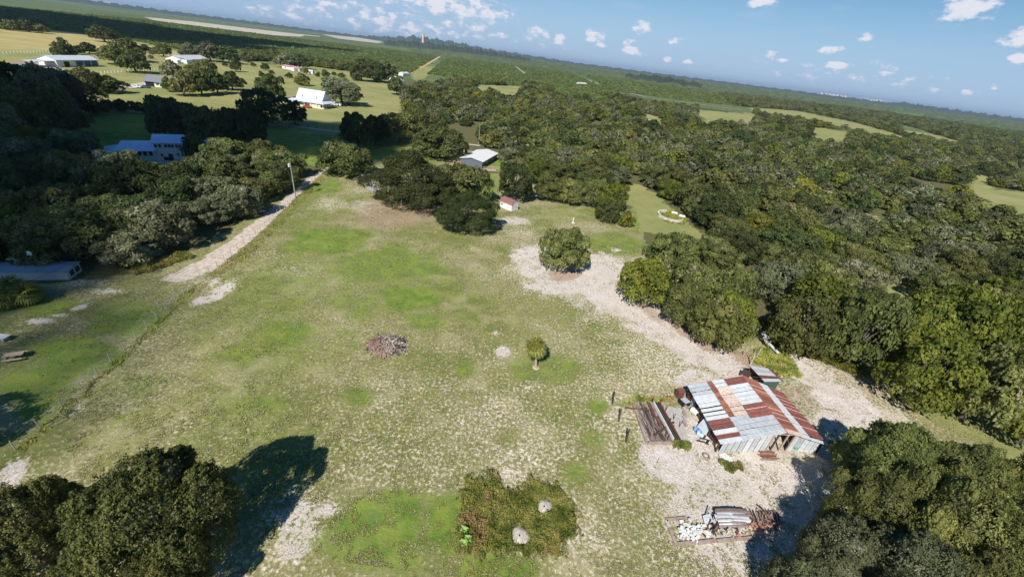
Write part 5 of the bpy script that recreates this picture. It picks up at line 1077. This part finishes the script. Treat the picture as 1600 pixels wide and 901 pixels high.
MB().box((L1*.75+2.2, -3.4, 1.2), (L1*.42, .12, 2.3)).build('porch_wall', CREAM, fh)
MB().box((L1/2, -2.2, .3), (L1+8, 4.2, .5)).build('porch_floor', CREAM, fh)
for i in range(7): MB().box((-4+i*(L1+7.6)/6, -4.0, 1.6), (.2, .2, 2.3)).build('porch_post', WHITE, fh)
MB().box((-11, 0, .2), (9, 1.6, .25)).build('walkway', CREAM, fh)
for x in (3.2, L1-4): MB().box((x, 1.2, 5.2), (1.0, 1.0, 1.0)).build('dormer', WHITE, fh)
# blue-roofed two-storey house
bh, L2 = house('two_storey_house', 'grey two-storey house with blue metal roofs behind the left woods', (247, 251), (291, 251), 9, 5.4, 1.5, GREYW, BROOF, .5, wins=tuple((f, 4.4, .7, .9) for f in (.08, .22, .42, .54, .66, .8, .92))+((.78, 1.9, .6, .9), (.94, 2.0, .5, 1.6), (.2, 1.7, .6, .9)), doors=((.5, 1.0, 2.1), (.33, 1.4, 1.1)))
lw = MB(); lw.box((-4.4, 3.4, 1.7), (8.6, 6.4, 3.4)); lw.build('wing_wall', GREYW, bh)
mb = MB(); mb.poly([(-9.6, -1.2, 3.1), (.2, -1.2, 3.1), (-.2, 4.2, 5.0), (-8.2, 4.2, 5.0)], .1); mb.build('wing_roof', BROOF, bh)
mb = MB(); mb.poly([(-8.2, 4.2, 5.0), (-.2, 4.2, 5.0), (-.2, 8.5, 3.2), (-9.6, 8.5, 3.2)], .1); mb.build('wing_roof', BROOF, bh)
for i in range(6): f_ = MB().box((-8+i*1.35, .16, 2.1), (.8, .06, 1.3)).build('window', DARK, bh)
MB().box((-10.6, 1.4, 2.2), (2.2, 2.2, .25)).build('awning', WHITE, bh)
MB().box((0, -2.5, .1), (L2+14, 3.6, .2)).build('patio', CONC, bh)
gb, L3 = house('garage', 'dark blue-grey outbuilding at the right of the two-storey house', (306, 247), (336, 245), 7, 3.4, 1.2, NAVY, BROOF, .3, wins=(), doors=((.3, 2.2, 2.2),), cat='garage')
house('canopy_shed', 'low shed with a pale metal roof in front of the blue-roofed house', (152, 250), (196, 243), 5, 2.2, .6, GREYW, GALVL, .4, doors=((.4, 2.5, 1.8),), cat='shed')
# white metal-roofed house
a = g(752, 266, 0)
wm, L4 = house('white_roofed_house', 'long low house with a bright white metal roof beyond the two oaks', (753, 263), (776, 249), 9, 2.6, .9, mat('slate_wall', (.12, .14, .17), .7, .2), WHITE, .5, wins=((.3, 1.6, 1.2, 1.0), (.7, 1.6, 1.2, 1.0)))
MB().cyl((3, 9, 4.2), .15, .9, 8).build('vent', WHITE, wm)
dk = thing('deck', 'small wooden deck cluttered with furniture beside the white-roofed house', 'deck', at(765, 268), .35)
MB().box((0, 0, .5), (5, 3.4, .12)).build('floor', WOODL, dk)
for x in (-2.3, 0, 2.3):
    for y in (-1.5, 1.5): MB().box((x, y, .75), (.12, .12, 1.5)).build('post', WOOD, dk)
for y in (-1.55, 1.55): MB().box((0, y, 1.4), (4.8, .08, .08)).build('rail', WOODL, dk)
MB().box((-2.6, -1.2, .25), (.8, 1.2, .2)).build('step', WOODL, dk)
# shed with gambrel roof
def gambrel():
    a, b = g(786.5, 318), g(799, 330.5); c_ = g(813, 326.5); wdir = np.array(c_[:2])-np.array(b[:2]); Wd = math.hypot(*wdir); ld = np.array(a[:2])-np.array(b[:2]); Ld = math.hypot(*ld)
    Wd, Ld = 3.0, 4.6
    yaw = math.atan2(wdir[1], wdir[0]); e = thing('garden_shed', 'small white shed with a dark red gambrel roof standing in the pasture', 'shed', (b[0], b[1], 0), yaw)
    pr = [(0, 0), (0, 1.75), (Wd*.17, 2.65), (Wd/2, 3.15), (Wd*.83, 2.65), (Wd, 1.75), (Wd, 0)]
    n = len(pr); mb = MB(); mb.add([(x, y, z) for y in (0, Ld) for (x, z) in pr], [tuple(range(n-1, -1, -1)), tuple(range(n, 2*n)), (0, 1, n+1, n), (5, 6, n+6, n+5)]); mb.build('wall', WHITE, e)
    for i in range(1, 5):
        (x0, z0_), (x1, z1) = pr[i], pr[i+1]; up = Vector((-(z1-z0_), 0, x1-x0)).normalized()*.05; ex = .12
        mb = MB(); mb.poly([Vector((x0, -ex, z0_))+up, Vector((x1, -ex, z1))+up, Vector((x1, Ld+ex, z1))+up, Vector((x0, Ld+ex, z0_))+up], .06); mb.build('roof_panel', SHEDR, e)
    MB().box((-.03, Ld*.45, .95), (.05, 1.3, 1.75)).build('door', WHITE, e); MB().box((-.06, Ld*.45, .95), (.03, .06, 1.7)).build('trim', GREYW, e)
    MB().box((-.03, Ld*.85, 1.2), (.05, .5, .5)).build('window', GLASS, e); MB().box((Wd/2, -.03, 2.4), (.5, .05, .35)).build('vent', GREYW, e)
    MB().box((Wd/2, Ld/2, .04), (Wd+.3, Ld+.3, .16)).build('base', CONC, e)
gambrel()
# farm buildings of the far left pasture
wb, L5 = house('white_barn', 'white metal barn with a black open bay in the far left pasture', (91, 105), (156, 104), 13, 4.2, 2.0, WHITE, WROOF, .5, doors=((.22, 3.5, 3.2),), cat='barn')
MB().box((L5*.7, -.08, 1.8), (L5*.52, .12, 3.5)).build('dark_bay', NAVY, wb)
for f in (.62, .80): MB().box((L5*f, -.18, 1.9), (.3, .1, 3.6)).build('bay_post', WHITE, wb)
mb = MB(); mb.poly([(-12, 1, 3.2), (-.3, 1, 3.6), (-.3, 9, 3.6), (-12, 9, 3.2)], .2); mb.build('canopy', WROOF, wb)
for x in (-11.5, -6): MB().box((x, 1.3, 1.6), (.3, .3, 3.2)).build('canopy_post', WHITE, wb)
gh, L6 = house('grey_roofed_house', 'house with a long grey roof and carport in the left pasture', (227, 134), (272, 139), 11, 3.0, 2.6, WHITE, GREYR, .9, wins=((.45, 1.6, 1.4, 1.2), (.8, 1.5, 1.4, 1.2)), doors=((.18, 5, 2.4),))
wh2, L7 = house('white_house', 'white house with an L-shaped pale roof at the far edge of the left pasture', (284, 99), (326, 98), 14, 3.2, 2.6, WHITE, mat('pale_roof', (.60, .60, .62), .6, .2, 1), .6, wins=((.2, 1.7, 1.6, 1.3), (.45, 1.7, 1.6, 1.3)), doors=((.75, 4, 2.2),))
MB().box((3.5, -2.6, 1.6), (7, 5, 3.2)).build('front_wing', WHITE, wh2); mb = MB(); mb.poly([(-.5, -5.6, 3.3), (7.6, -5.6, 3.3), (6.6, 3, 5.3), (.8, 3, 5.3)], .1); mb.build('wing_roof', WROOF, wh2)
MB().box((-4, 1, 1.3), (4.5, 4, 2.6)).build('side_wing', WHITE, wh2)
ph, L8 = house('mobile_home', 'white mobile home with a pink roof at the far end of the pasture', (441, 107), (468, 112), 7, 2.8, 1.0, WHITE, PINKR, .4, wins=((.2, 1.5, 1.4, 1.0), (.6, 1.5, 1.4, 1.0)), cat='mobile home')
MB().box((L8-4, -3, 1.5), (5, 4, 3)).build('porch', WHITE, ph)
house('small_outbuilding', 'small white outbuilding right of the pink-roofed mobile home', (480, 115), (489, 116), 5, 2.6, 1.0, WHITE, WROOF, .2, doors=((.5, 1.4, 2.0),), cat='shed')
dm = thing('domed_building', 'building with a pale domed roof showing above the dark trees', 'building', at(620, 137))
MB().cyl((0, 0, 0), 6.4, 6.2, 20).build('wall', WHITE, dm); mb = MB(); mb.tube([(0, 0, 6.2), (0, 0, 7.6), (0, 0, 8.8), (0, 0, 9.6), (0, 0, 9.9)], [7.4, 6.6, 4.9, 2.6, .3], 20); mb.build('roof', WROOF, dm)
house('far_cabin', 'tiny white cabin where the orange track meets the grove', (630, 119), (640, 119), 8, 3, 1.5, WHITE, WROOF, .3, cat='cabin')
house('far_shed', 'pale roofed shed alone in the scrub beside a sandy road', (905, 133), (917, 134), 10, 3, 2, WHITE, WROOF, .3, cat='shed')
# mobile home and carport at left edge
mh, L9 = house('long_trailer', 'long low grey trailer with a flat metal roof cut by the left edge', (-40, 439), (109, 437), 3.2, 1.6, .18, GREYW, mat('grey_metal_roof', (.36, .40, .48), .5, .15, 1, metal=.2), .25, cat='trailer')
junk('tractor', 'dark tractor with a pale canopy parked behind the grey trailer', 'tractor', 40, 424, [('body', MB().box((0, 0, 1.0), (2.6, 1.2, .9)), BLACK), ('canopy', MB().box((-.2, 0, 2.5), (1.9, 1.5, .1)), GREYW), ('post', MB().box((-.9, .6, 1.9), (.08, .08, 1.2)), BLACK), ('post', MB().box((.6, .6, 1.9), (.08, .08, 1.2)), BLACK), ('post', MB().box((.6, -.6, 1.9), (.08, .08, 1.2)), BLACK), ('wheel', MB().tube([(-.7, -.9, .75), (-.7, -.55, .75)], .75, 16), BLACK), ('wheel', MB().tube([(-.7, .9, .75), (-.7, .55, .75)], .75, 16), BLACK), ('wheel', MB().tube([(1, -.8, .45), (1, -.5, .45)], .45, 14), BLACK), ('wheel', MB().tube([(1, .8, .45), (1, .5, .45)], .45, 14), BLACK)], .1)
junk('utility_cart', 'small cart with a pale roof parked behind the right end of the grey trailer', 'cart', 76, 425, [('body', MB().box((0, 0, .7), (2.2, 1.1, .6)), BLACK), ('seat', MB().box((0, 0, 1.1), (.7, 1.0, .4)), GREYW), ('roof', MB().box((0, 0, 2.0), (1.7, 1.2, .08)), CREAM)]+[('post', MB().box((x, y, 1.5), (.06, .06, 1.0)), BLACK) for x in (-.7, .7) for y in (-.5, .5)]+[('wheel', MB().tube([(x, y-.1, .3), (x, y+.1, .3)], .3, 12), BLACK) for x in (-.8, .8) for y in (-.5, .5)], 0)
ds = thing('satellite_dish', 'white satellite dish on a thin pole behind the grey trailer', 'dish', at(64, 432)); MB().cyl((0, 0, 0), .05, 4.0, 6).build('pole', BLACK, ds)
MB().tube([(0, -.1, 4.2), (0, .0, 4.2), (0, .12, 4.2)], [.08, .32, .42], 16).build('dish', WHITE, ds); MB().tube([(0, .1, 4.2), (0, -.4, 4.0)], .03, 5).build('arm', WHITE, ds)
pt = thing('picnic_table', 'wooden picnic table on the shaded grass at the left edge', 'table', at(26, 560), .5)
for i in range(5): MB().box((0, -.34+i*.17, .75), (1.8, .15, .05)).build('table_board', WOODL, pt)
for s in (-1, 1): MB().box((0, s*.78, .45), (1.8, .26, .05)).build('bench', WOODL, pt)
for s in (-1, 1):
    MB().box((s*.6, 0, .4), (.08, 1.6, .08)).build('crossbar', DARKRED, pt)
    for t in (-1, 1): MB().tube([(s*.6, t*.7, 0), (s*.6, t*.2, .72)], .05, 4).build('leg', DARKRED, pt)
junk('white_board', 'pale flat board lying on blocks at the left edge', 'board', 2, 530, [('board', MB().box((0, 0, .5), (2.0, 1.0, .08), .1), WHITE), ('block', MB().box((-.6, 0, .2), (.3, .7, .45), .1), CONC), ('block', MB().box((.6, 0, .2), (.3, .7, .45), .1), CONC)])
house('white_house', 'white roofed house half hidden by the thicket at the left edge', (-22, 188), (17, 188), 9, 3, 1.8, WHITE, WROOF, .4, wins=((.6, 1.5, 1.2, 1.0),))
# beige curved pool remains, trough, statue
pool = thing('above_ground_pool', 'abandoned round pool with a white curved rim filled with weeds', 'pool', tuple(g(1047, 340)))
def pool_ring():
    R_ = 3.9
    for i in range(22):
        a = math.radians(90+i*10.4); b = math.radians(90+(i+1)*10.4-.6); p = Vector((R_*math.cos(a), R_*1.25*math.sin(a), .45)); q = Vector((R_*math.cos(b), R_*1.25*math.sin(b), .45)); m_ = (p+q)/2
        MB().box(m_, ((q-p).length, .12, .9), math.atan2(q.y-p.y, q.x-p.x)).build('wall_panel', WHITE, pool); MB().box(m_+Vector((0, 0, .48)), ((q-p).length, .34, .07), math.atan2(q.y-p.y, q.x-p.x)).build('rim', WHITE, pool)
pool_ring()
for k_, (px, py) in enumerate(((1053, 335), (1065, 340))): junk('white_tank', ['white plastic tank on the far side of the old pool, left of two', 'white plastic tank on the far side of the old pool, right of two'][k_], 'tank', px, py, [('shell', MB().tube([(-1, 0, .5), (-.8, 0, .5), (.8, 0, .5), (1, 0, .5)], [.25, .45, .45, .25], 12), WHITE), ('foot', MB().box((-.5, 0, .1), (.15, .8, .3)), CONC), ('foot', MB().box((.5, 0, .1), (.15, .8, .3)), CONC)], -.3)
o = weeds('pool_weeds', [(1030, 333), (1050, 328), (1075, 345), (1070, 352), (1045, 349), (1032, 343)], hconst(.2, .8), 5000, .2, L_WEED); tag(o, 'weeds growing inside the old pool', 'weeds', kind='stuff')
junk('water_spigot', 'white garden post standing alone at the top right of the pasture', 'post', 895, 348, [('post', MB().box((0, 0, .75), (.22, .22, 1.5)), WHITE), ('cap', MB().box((0, 0, 1.53), (.34, .34, .08)), WHITE), ('base', MB().box((.1, -.3, .1), (.8, .6, .2)), RUBW)])
bt = thing('long_white_trough', 'long narrow white metal trough on stands between the woods and the shed', 'trough', tuple(g(1205, 541)), 0)
a, b = Vector(g(1193, 528, 1.0))-Vector(g(1205, 541)), Vector(g(1216, 551, 1.0))-Vector(g(1205, 541)); a.z = b.z = 1.0
MB().box(((a.x+b.x)/2, (a.y+b.y)/2, 1.0), ((b-a).length, .5, .16), math.atan2(b.y-a.y, b.x-a.x)).build('panel', WHITE, bt)
for t in (.1, .5, .9): p = a.lerp(b, t); MB().box((p.x, p.y, .45), (.12, .45, .95), 0).build('stand', BLACK, bt)
for k_, (x, y, tx, ty) in enumerate(((1172, 570, 1180, 548), (1180, 560, 1190, 541), (1161, 555, 1166, 545))):
    p = g(x, y); q = g(tx, ty, 2.6) if k_ < 2 else g(tx, ty, 1.6); v = Vector(q)-Vector(p); mb = MB(); mb.tube([(0, 0, -.1), v*.5+Vector((.15, 0, 0)), v], [.13, .09, .05], 6); mb.tube([v*.5+Vector((.1, 0, 0)), v*.8+Vector((.5, .2, .2))], [.07, .03], 5)
    tag(mb.build('dead_branch', mat('dead_wood', (.45, .40, .34), .9, .3, 4) if k_ == 0 else bpy.data.materials['dead_wood'], loc=tuple(p)), ['bare grey dead trunk beside the lean-to shed', 'slanting pale dead trunk between the shed and the white trough', 'short pale snag at the end of the oak grove'][k_], 'dead tree')

# ------------------------------------------------------------ poles and fences
def pole(label, px, h, arm=False, lamp=False, wires=True):
    p = g(*px); e = thing('utility_pole', label, 'pole', (p[0], p[1], 0))
    MB().tube([(0, 0, -.5), (0, 0, h)], [.19, .12], 8).build('shaft', POLEW, e)
    if lamp: MB().tube([(-.35, -.1, h-1.0), (-.35, -.1, h-.2)], .28, 10).build('transformer', mat('pole_grey', (.62, .64, .66), .5, .1), e); MB().box((-.15, 0, h-.5), (.3, .08, .1)).build('bracket', BLACK, e)
    if arm: MB().tube([(0, 0, h-.1), (-.3, -.1, h+.3)], .05, 5).build('insulator', GREYW, e)
    return e
pole('tall wooden utility pole with a grey transformer beside the sandy lane', (462, 308), 9.2, True, True)
pole('short bare wooden pole at the top of the pasture before the dark oaks', (627.5, 322), 6.4)
pole('wooden light pole rising from the woods near the white-roofed house', (748, 225), 9.0, True, False)
pole('far wooden pole in front of the trees right of the farmhouse pasture', (629, 165), 9.0, False, False)
def fence(name, label, pts, sp, hgt, r_, m_, wire=True, wm=None):
    P = [np.array(g(*p)[:2]) for p in pts]; e = thing(name, label, 'fence', (P[0][0], P[0][1], 0)); me = None; poss = []
    for a, b in zip(P[:-1], P[1:]):
        n = max(1, int(round(np.hypot(*(b-a))/sp)))
        poss += [a+(b-a)*k/n for k in range(n)]
    poss.append(P[-1]); mb = MB(); mb.tube([(0, 0, -.2), (0, 0, hgt)], r_, 6); me = mesh_from(mb.v, mb.f, [m_])
    for q in poss: link('post', me, e, loc=(q[0]-P[0][0], q[1]-P[0][1], 0), rot=(random.uniform(-.06, .06), random.uniform(-.06, .06), 0))
    if wire:
        for z in np.linspace(.35, hgt-.1, 3):
            mb = MB(); mb.tube([(q[0]-P[0][0], q[1]-P[0][1], z) for q in poss], .007, 3, cap=False); mb.build('wire', wm or POLEW, e)
    return e
fence('wire_fence', 'wire fence on pale posts running up the left side of the pasture', [(-20, 742), (24, 702), (129, 607.5), (230, 512), (300, 447), (400, 368), (460, 310), (510, 264)], 2.5, 1.25, .055, mat('fence_post', (.42, .42, .38), .8, .2, 3))
FW = mat('white_post', (.70, .70, .66), .7, .1)
fence('paddock_fence', 'line of small white fence posts in the golden field left of the round tree', [(-30, 86), (0, 85), (90, 81)], 3.6, 1.6, .22, FW)
fence('paddock_fence', 'line of small white fence posts below the white barn', [(85, 122), (130, 118), (180, 114), (250, 109)], 3.2, 1.6, .2, FW)
fence('paddock_fence', 'dark post fence behind the white barn', [(95, 86), (120, 88), (155, 92)], 3.2, 1.5, .15, WOOD)
fence('yard_fence', 'low fence along the far side of the shaded lawn', [(412, 195), (440, 194), (535, 205)], 4, 1.2, .12, WOODD)
# power line from the pole toward bottom left
pw = thing('power_line', 'thin power line crossing the shaded grass at the left edge', 'wire', (0, 0, 0)); p = g(462, 308)
pts = []
for i in range(19): t = i/18; A_ = Vector((p[0], p[1], 8.9)); B_ = Vector((-62, 12, 8.9)); q = A_.lerp(B_, t); q.z -= 4*t*(1-t)*1.0; pts.append(q)
MB().tube(pts, .02, 4, cap=False).build('cable', BLACK, pw)

# ------------------------------------------------------------ vehicles
def car(label, px, py, yaw, bodym, L_=4.6, wd_=1.9, van=False, name='parked_car', cat='car'):
    e = thing(name, label, cat, at(px, py), yaw); hb = 1.0 if not van else 2.1
    mb = MB(); pr = [(-L_/2, .35), (-L_/2, .85), (-L_*.3, .95), (-L_*.2, 1.45), (L_*.18, 1.45), (L_*.3, 1.0), (L_/2, .85), (L_/2, .35)] if not van else [(-L_/2, .4), (-L_/2, 2.5), (L_*.36, 2.5), (L_*.42, 1.5), (L_/2, 1.3), (L_/2, .4)]
    n = len(pr); w2 = wd_/2; mb.add([(x, y, z) for y in (-w2, w2) for (x, z) in pr], [tuple(range(n)), tuple(range(2*n-1, n-1, -1))]+[(i, i+n, (i+1) % n+n, (i+1) % n) for i in range(n)]); mb.build('body', bodym, e)
    if not van:
        for y in (-w2-.01, w2+.01): MB().box((-.02*L_, y, 1.18), (L_*.36, .03, .34)).build('window', GLASS, e)
        MB().box((.245*L_, 0, 1.23), (.05, wd_*.8, .4), 0, 0, .9).build('windscreen', GLASS, e)
    else:
        for y in (-w2-.01, w2+.01): MB().box((L_*.1, y, 1.9), (L_*.4, .03, .5)).build('window', GLASS, e)
    for x in (-L_*.3, L_*.3):
        for y in (-w2, w2): MB().tube([(x, y-.1, .34), (x, y+.1, .34)], .34, 12).build('wheel', BLACK, e)
    return e
car('red car parked before the porch of the white farmhouse', 480, 168.5, .1, REDP)
car('white and blue camper van parked right of the white farmhouse', 526, 165.5, .05, WHITE, 6.2, 2.3, True, 'camper_van', 'camper')
car('small white truck parked right behind the camper van', 521, 163, .6, WHITE, 5.2, 2.0, False, 'parked_truck', 'truck')
car('silver pickup truck parked in front of the white barn', 99, 113, .15, GALVL, 5.4, 2.0, False, 'pickup_truck', 'truck')
car('dark red flatbed trailer parked left of the silver pickup', 62, 111, 2.9, DARKRED, 6, 2.0, False, 'parked_trailer', 'trailer')
car('white pickup on the pale pad beside the grey-roofed house', 213, 137, 0.2, WHITE, 5.4, 2.0, False, 'pickup_truck', 'truck')
car('dark green car under the carport edge of the grey-roofed house', 228, 137.5, 0.2, NAVY)
car('dark car parked on the drive bend under the dark trees', 402, 204, .9, NAVY)
car('white car half hidden by the thicket at the left edge', 98, 183, .1, WHITE)
junk('hay_trailer', 'white utility trailer standing alone in the farmhouse pasture', 'trailer', 575, 166, [('bed', MB().box((0, 0, .6), (3.2, 1.6, .15)), WHITE), ('wheel', MB().tube([(0, -.85, .35), (0, -.7, .35)], .35, 10), BLACK), ('wheel', MB().tube([(0, .85, .35), (0, .7, .35)], .35, 10), BLACK)], -.3)
# landmarks on the horizon
def far_box(name, label, cat, px, w_px, h_px, D, m_, roofm=None):
    yh = 35+.1267*(px-400); d = ray(px, yh); d = d/np.hypot(d[0], d[1]); mpx = D/F*abs(d@FWD); p = d*D; e = thing(name, label, cat, (p[0], p[1], 0), -math.atan2(p[0], p[1]))
    w, h = w_px*mpx, H+h_px*mpx
    return e, w, h, mpx
e, w, h, k_ = far_box('cooling_stack', 'tall pale orange tower on the wooded horizon ridge', 'tower', 661, 3.6, 13, 4800, TAN)
MB().tube([(0, 0, 0), (0, 0, h*.97), (0, 0, h)], [w*.55, w*.45, w*.48], 16).build('shaft', TAN, e); MB().tube([(0, 0, h*.8), (0, 0, h*.83)], w*.5, 16).build('ring', WHITE, e)
def mound(label, px, w_px, top_px, base_px, cat='sand pile'):
    d = g(px, 35+.1267*(px-400)+base_px); D = math.hypot(d[0], d[1]); mpx = math.dist(d, (0, 0, H))/np.linalg.norm(ray(px, 100)); w = w_px*mpx; h = (base_px+top_px)*mpx; r = random.Random(int(px))
    yaw = -math.atan2(d[0], d[1]); mb = MB(); n = 26; vs = []; rows = ((0, 0), (.25, .7), (.5, 1), (.8, .6), (1.2, 0)); pr = [abs(math.sin(i*.9+px))*.45+.4+r.uniform(0, .3) for i in range(n)]; pr[0] = pr[-1] = .1
    for i in range(n):
        for (f, s_) in rows: vs.append(((i/(n-1)-.5)*w, f*w*.25, h*pr[i]*s_-.2))
    k = len(rows); mb.add(vs, [(i*k+j, (i+1)*k+j, (i+1)*k+j+1, i*k+j+1) for i in range(n-1) for j in range(k-1)])
    o = mb.build('spoil_pile', SPOIL, loc=(d[0], d[1], 0), rot=(0, 0, yaw)); tag(o, label, cat)
SPOIL = mat('white_spoil', (.66, .58, .50), .9, .25, .03, col2=(.62, .46, .36))
for a_ in (('long white and pinkish spoil pile on the right horizon, leftmost and largest', 1300, 38, 1.5, 3), ('white spoil pile on the right horizon, the middle one', 1363, 26, 1.5, 4), ('small white spoil pile on the right horizon, the rightmost', 1450, 18, -2, 4.5), ('tiny white spoil pile on the left horizon above the sandy field', 172, 9, 3, 2), ('tiny white spoil pile on the horizon right of centre', 1046, 5, -2, 3.5)): mound(*a_)

# ------------------------------------------------------------ clouds out of view, placed and shaped to cast the big shadows
CLOUD = bpy.data.materials.new('cloud'); CLOUD.use_nodes = True; CLOUD.node_tree.nodes['Principled BSDF'].inputs['Base Color'].default_value = (.9, .9, .92, 1); CLOUD.node_tree.nodes['Principled BSDF'].inputs['Roughness'].default_value = 1
_n = CLOUD.node_tree; _o = _n.nodes['Material Output']; _t = _n.nodes.new('ShaderNodeBsdfTransparent'); _m = _n.nodes.new('ShaderNodeMixShader'); _m.inputs[0].default_value = .62
_n.links.new(_t.outputs[0], _m.inputs[1]); _n.links.new(_n.nodes['Principled BSDF'].outputs[0], _m.inputs[2]); _n.links.new(_m.outputs[0], _o.inputs[0])
def ico(c, r, rz, mb):
    n, m_ = 8, 5; vs = [(c[0], c[1], c[2]-r*rz)]; fs = []
    for j in range(1, m_):
        t = math.pi*j/m_-math.pi/2
        for i in range(n): a = 2*math.pi*i/n+j*.3; q = r*random.uniform(.9, 1.1); vs.append((c[0]+q*math.cos(t)*math.cos(a), c[1]+q*math.cos(t)*math.sin(a), c[2]+q*rz*math.sin(t)))
    vs.append((c[0], c[1], c[2]+r*rz)); L_ = len(vs)-1
    fs += [(0, 1+(i+1) % n, 1+i) for i in range(n)]
    for j in range(m_-2):
        for i in range(n): a = 1+j*n; fs.append((a+i, a+(i+1) % n, a+n+(i+1) % n, a+n+i))
    a = 1+(m_-2)*n; fs += [(a+i, a+(i+1) % n, L_) for i in range(n)]; mb.add(vs, fs)
THIN = CLOUD.copy(); THIN.name = 'thin_cloud'; THIN.node_tree.nodes['Mix Shader'].inputs[0].default_value = .12
def cloud(label, poly, Z, r0, dens=1.0, m=None):
    P = [g(*p)[:2] for p in poly]; P = np.array(P); off = np.array([math.sin(SUN_DIR), math.cos(SUN_DIR)])/math.tan(SUN_EL)*Z
    lo, hi = P.min(0), P.max(0); mb = MB(); st = r0*.95; xs_ = np.arange(lo[0], hi[0]+st, st); ys_ = np.arange(lo[1], hi[1]+st, st); n = 0
    P2 = [(a, b) for a, b in P]
    for x in xs_:
        for y in ys_:
            X, Y = x+random.uniform(-.25, .25)*st, y+random.uniform(-.25, .25)*st
            if inpoly(np.array([X]), np.array([Y]), P2)[0] and random.random() < dens:
                ico((X-off[0], Y-off[1], Z+random.uniform(0, r0*.25)), r0*random.uniform(.8, 1.1), .55, mb); n += 1
    o = mb.build('cloud', m or CLOUD, smooth=True); tag(o, label, 'cloud'); return o
cloud('unseen cloud shading the left woods and the lawn', [(-500, 640), (-60, 480), (0, 462), (60, 448), (120, 425), (170, 350), (215, 290), (270, 262), (330, 250), (420, 236), (500, 236), (560, 250), (600, 240), (640, 216), (560, 196), (440, 187), (330, 178), (180, 168), (0, 188), (-500, 250)], 420, 11)
cloud('unseen cloud shading the far scrub at the left', [(-300, 0), (0, 13), (100, 22), (250, 44), (420, 66), (520, 78), (430, 72), (300, 70), (180, 56), (0, 40), (-300, 20)], 1500, 90)

cloud('thin unseen cloud added to dim the grass left of the wire fence', [(-400, 800), (-400, 470), (0, 455), (120, 430), (240, 420), (300, 425), (270, 470), (200, 545), (130, 615), (60, 680), (0, 740)], 400, 9, 1.0, THIN)  # mostly transparent puffs added out of view to half-shade this grass

# ------------------------------------------------------------ haze
def haze():
    m = bpy.data.materials.new('haze'); m.use_nodes = True; nt = m.node_tree; nt.nodes.clear(); out = nd(nt, 'ShaderNodeOutputMaterial'); v = nd(nt, 'ShaderNodeVolumePrincipled')
    v.inputs['Color'].default_value = (.62, .80, 1.0, 1); v.inputs['Density'].default_value = 5e-5; v.inputs['Anisotropy'].default_value = .2; lk(nt, v.outputs[0], out.inputs['Volume'])
    mb = MB(); R_ = 27000; mb.box((0, R_/2-2000, 79.5), (2*R_, R_+4000+R_*.0+4000, 161)); o = mb.build('haze', m); tag(o, kind='stuff')
haze()
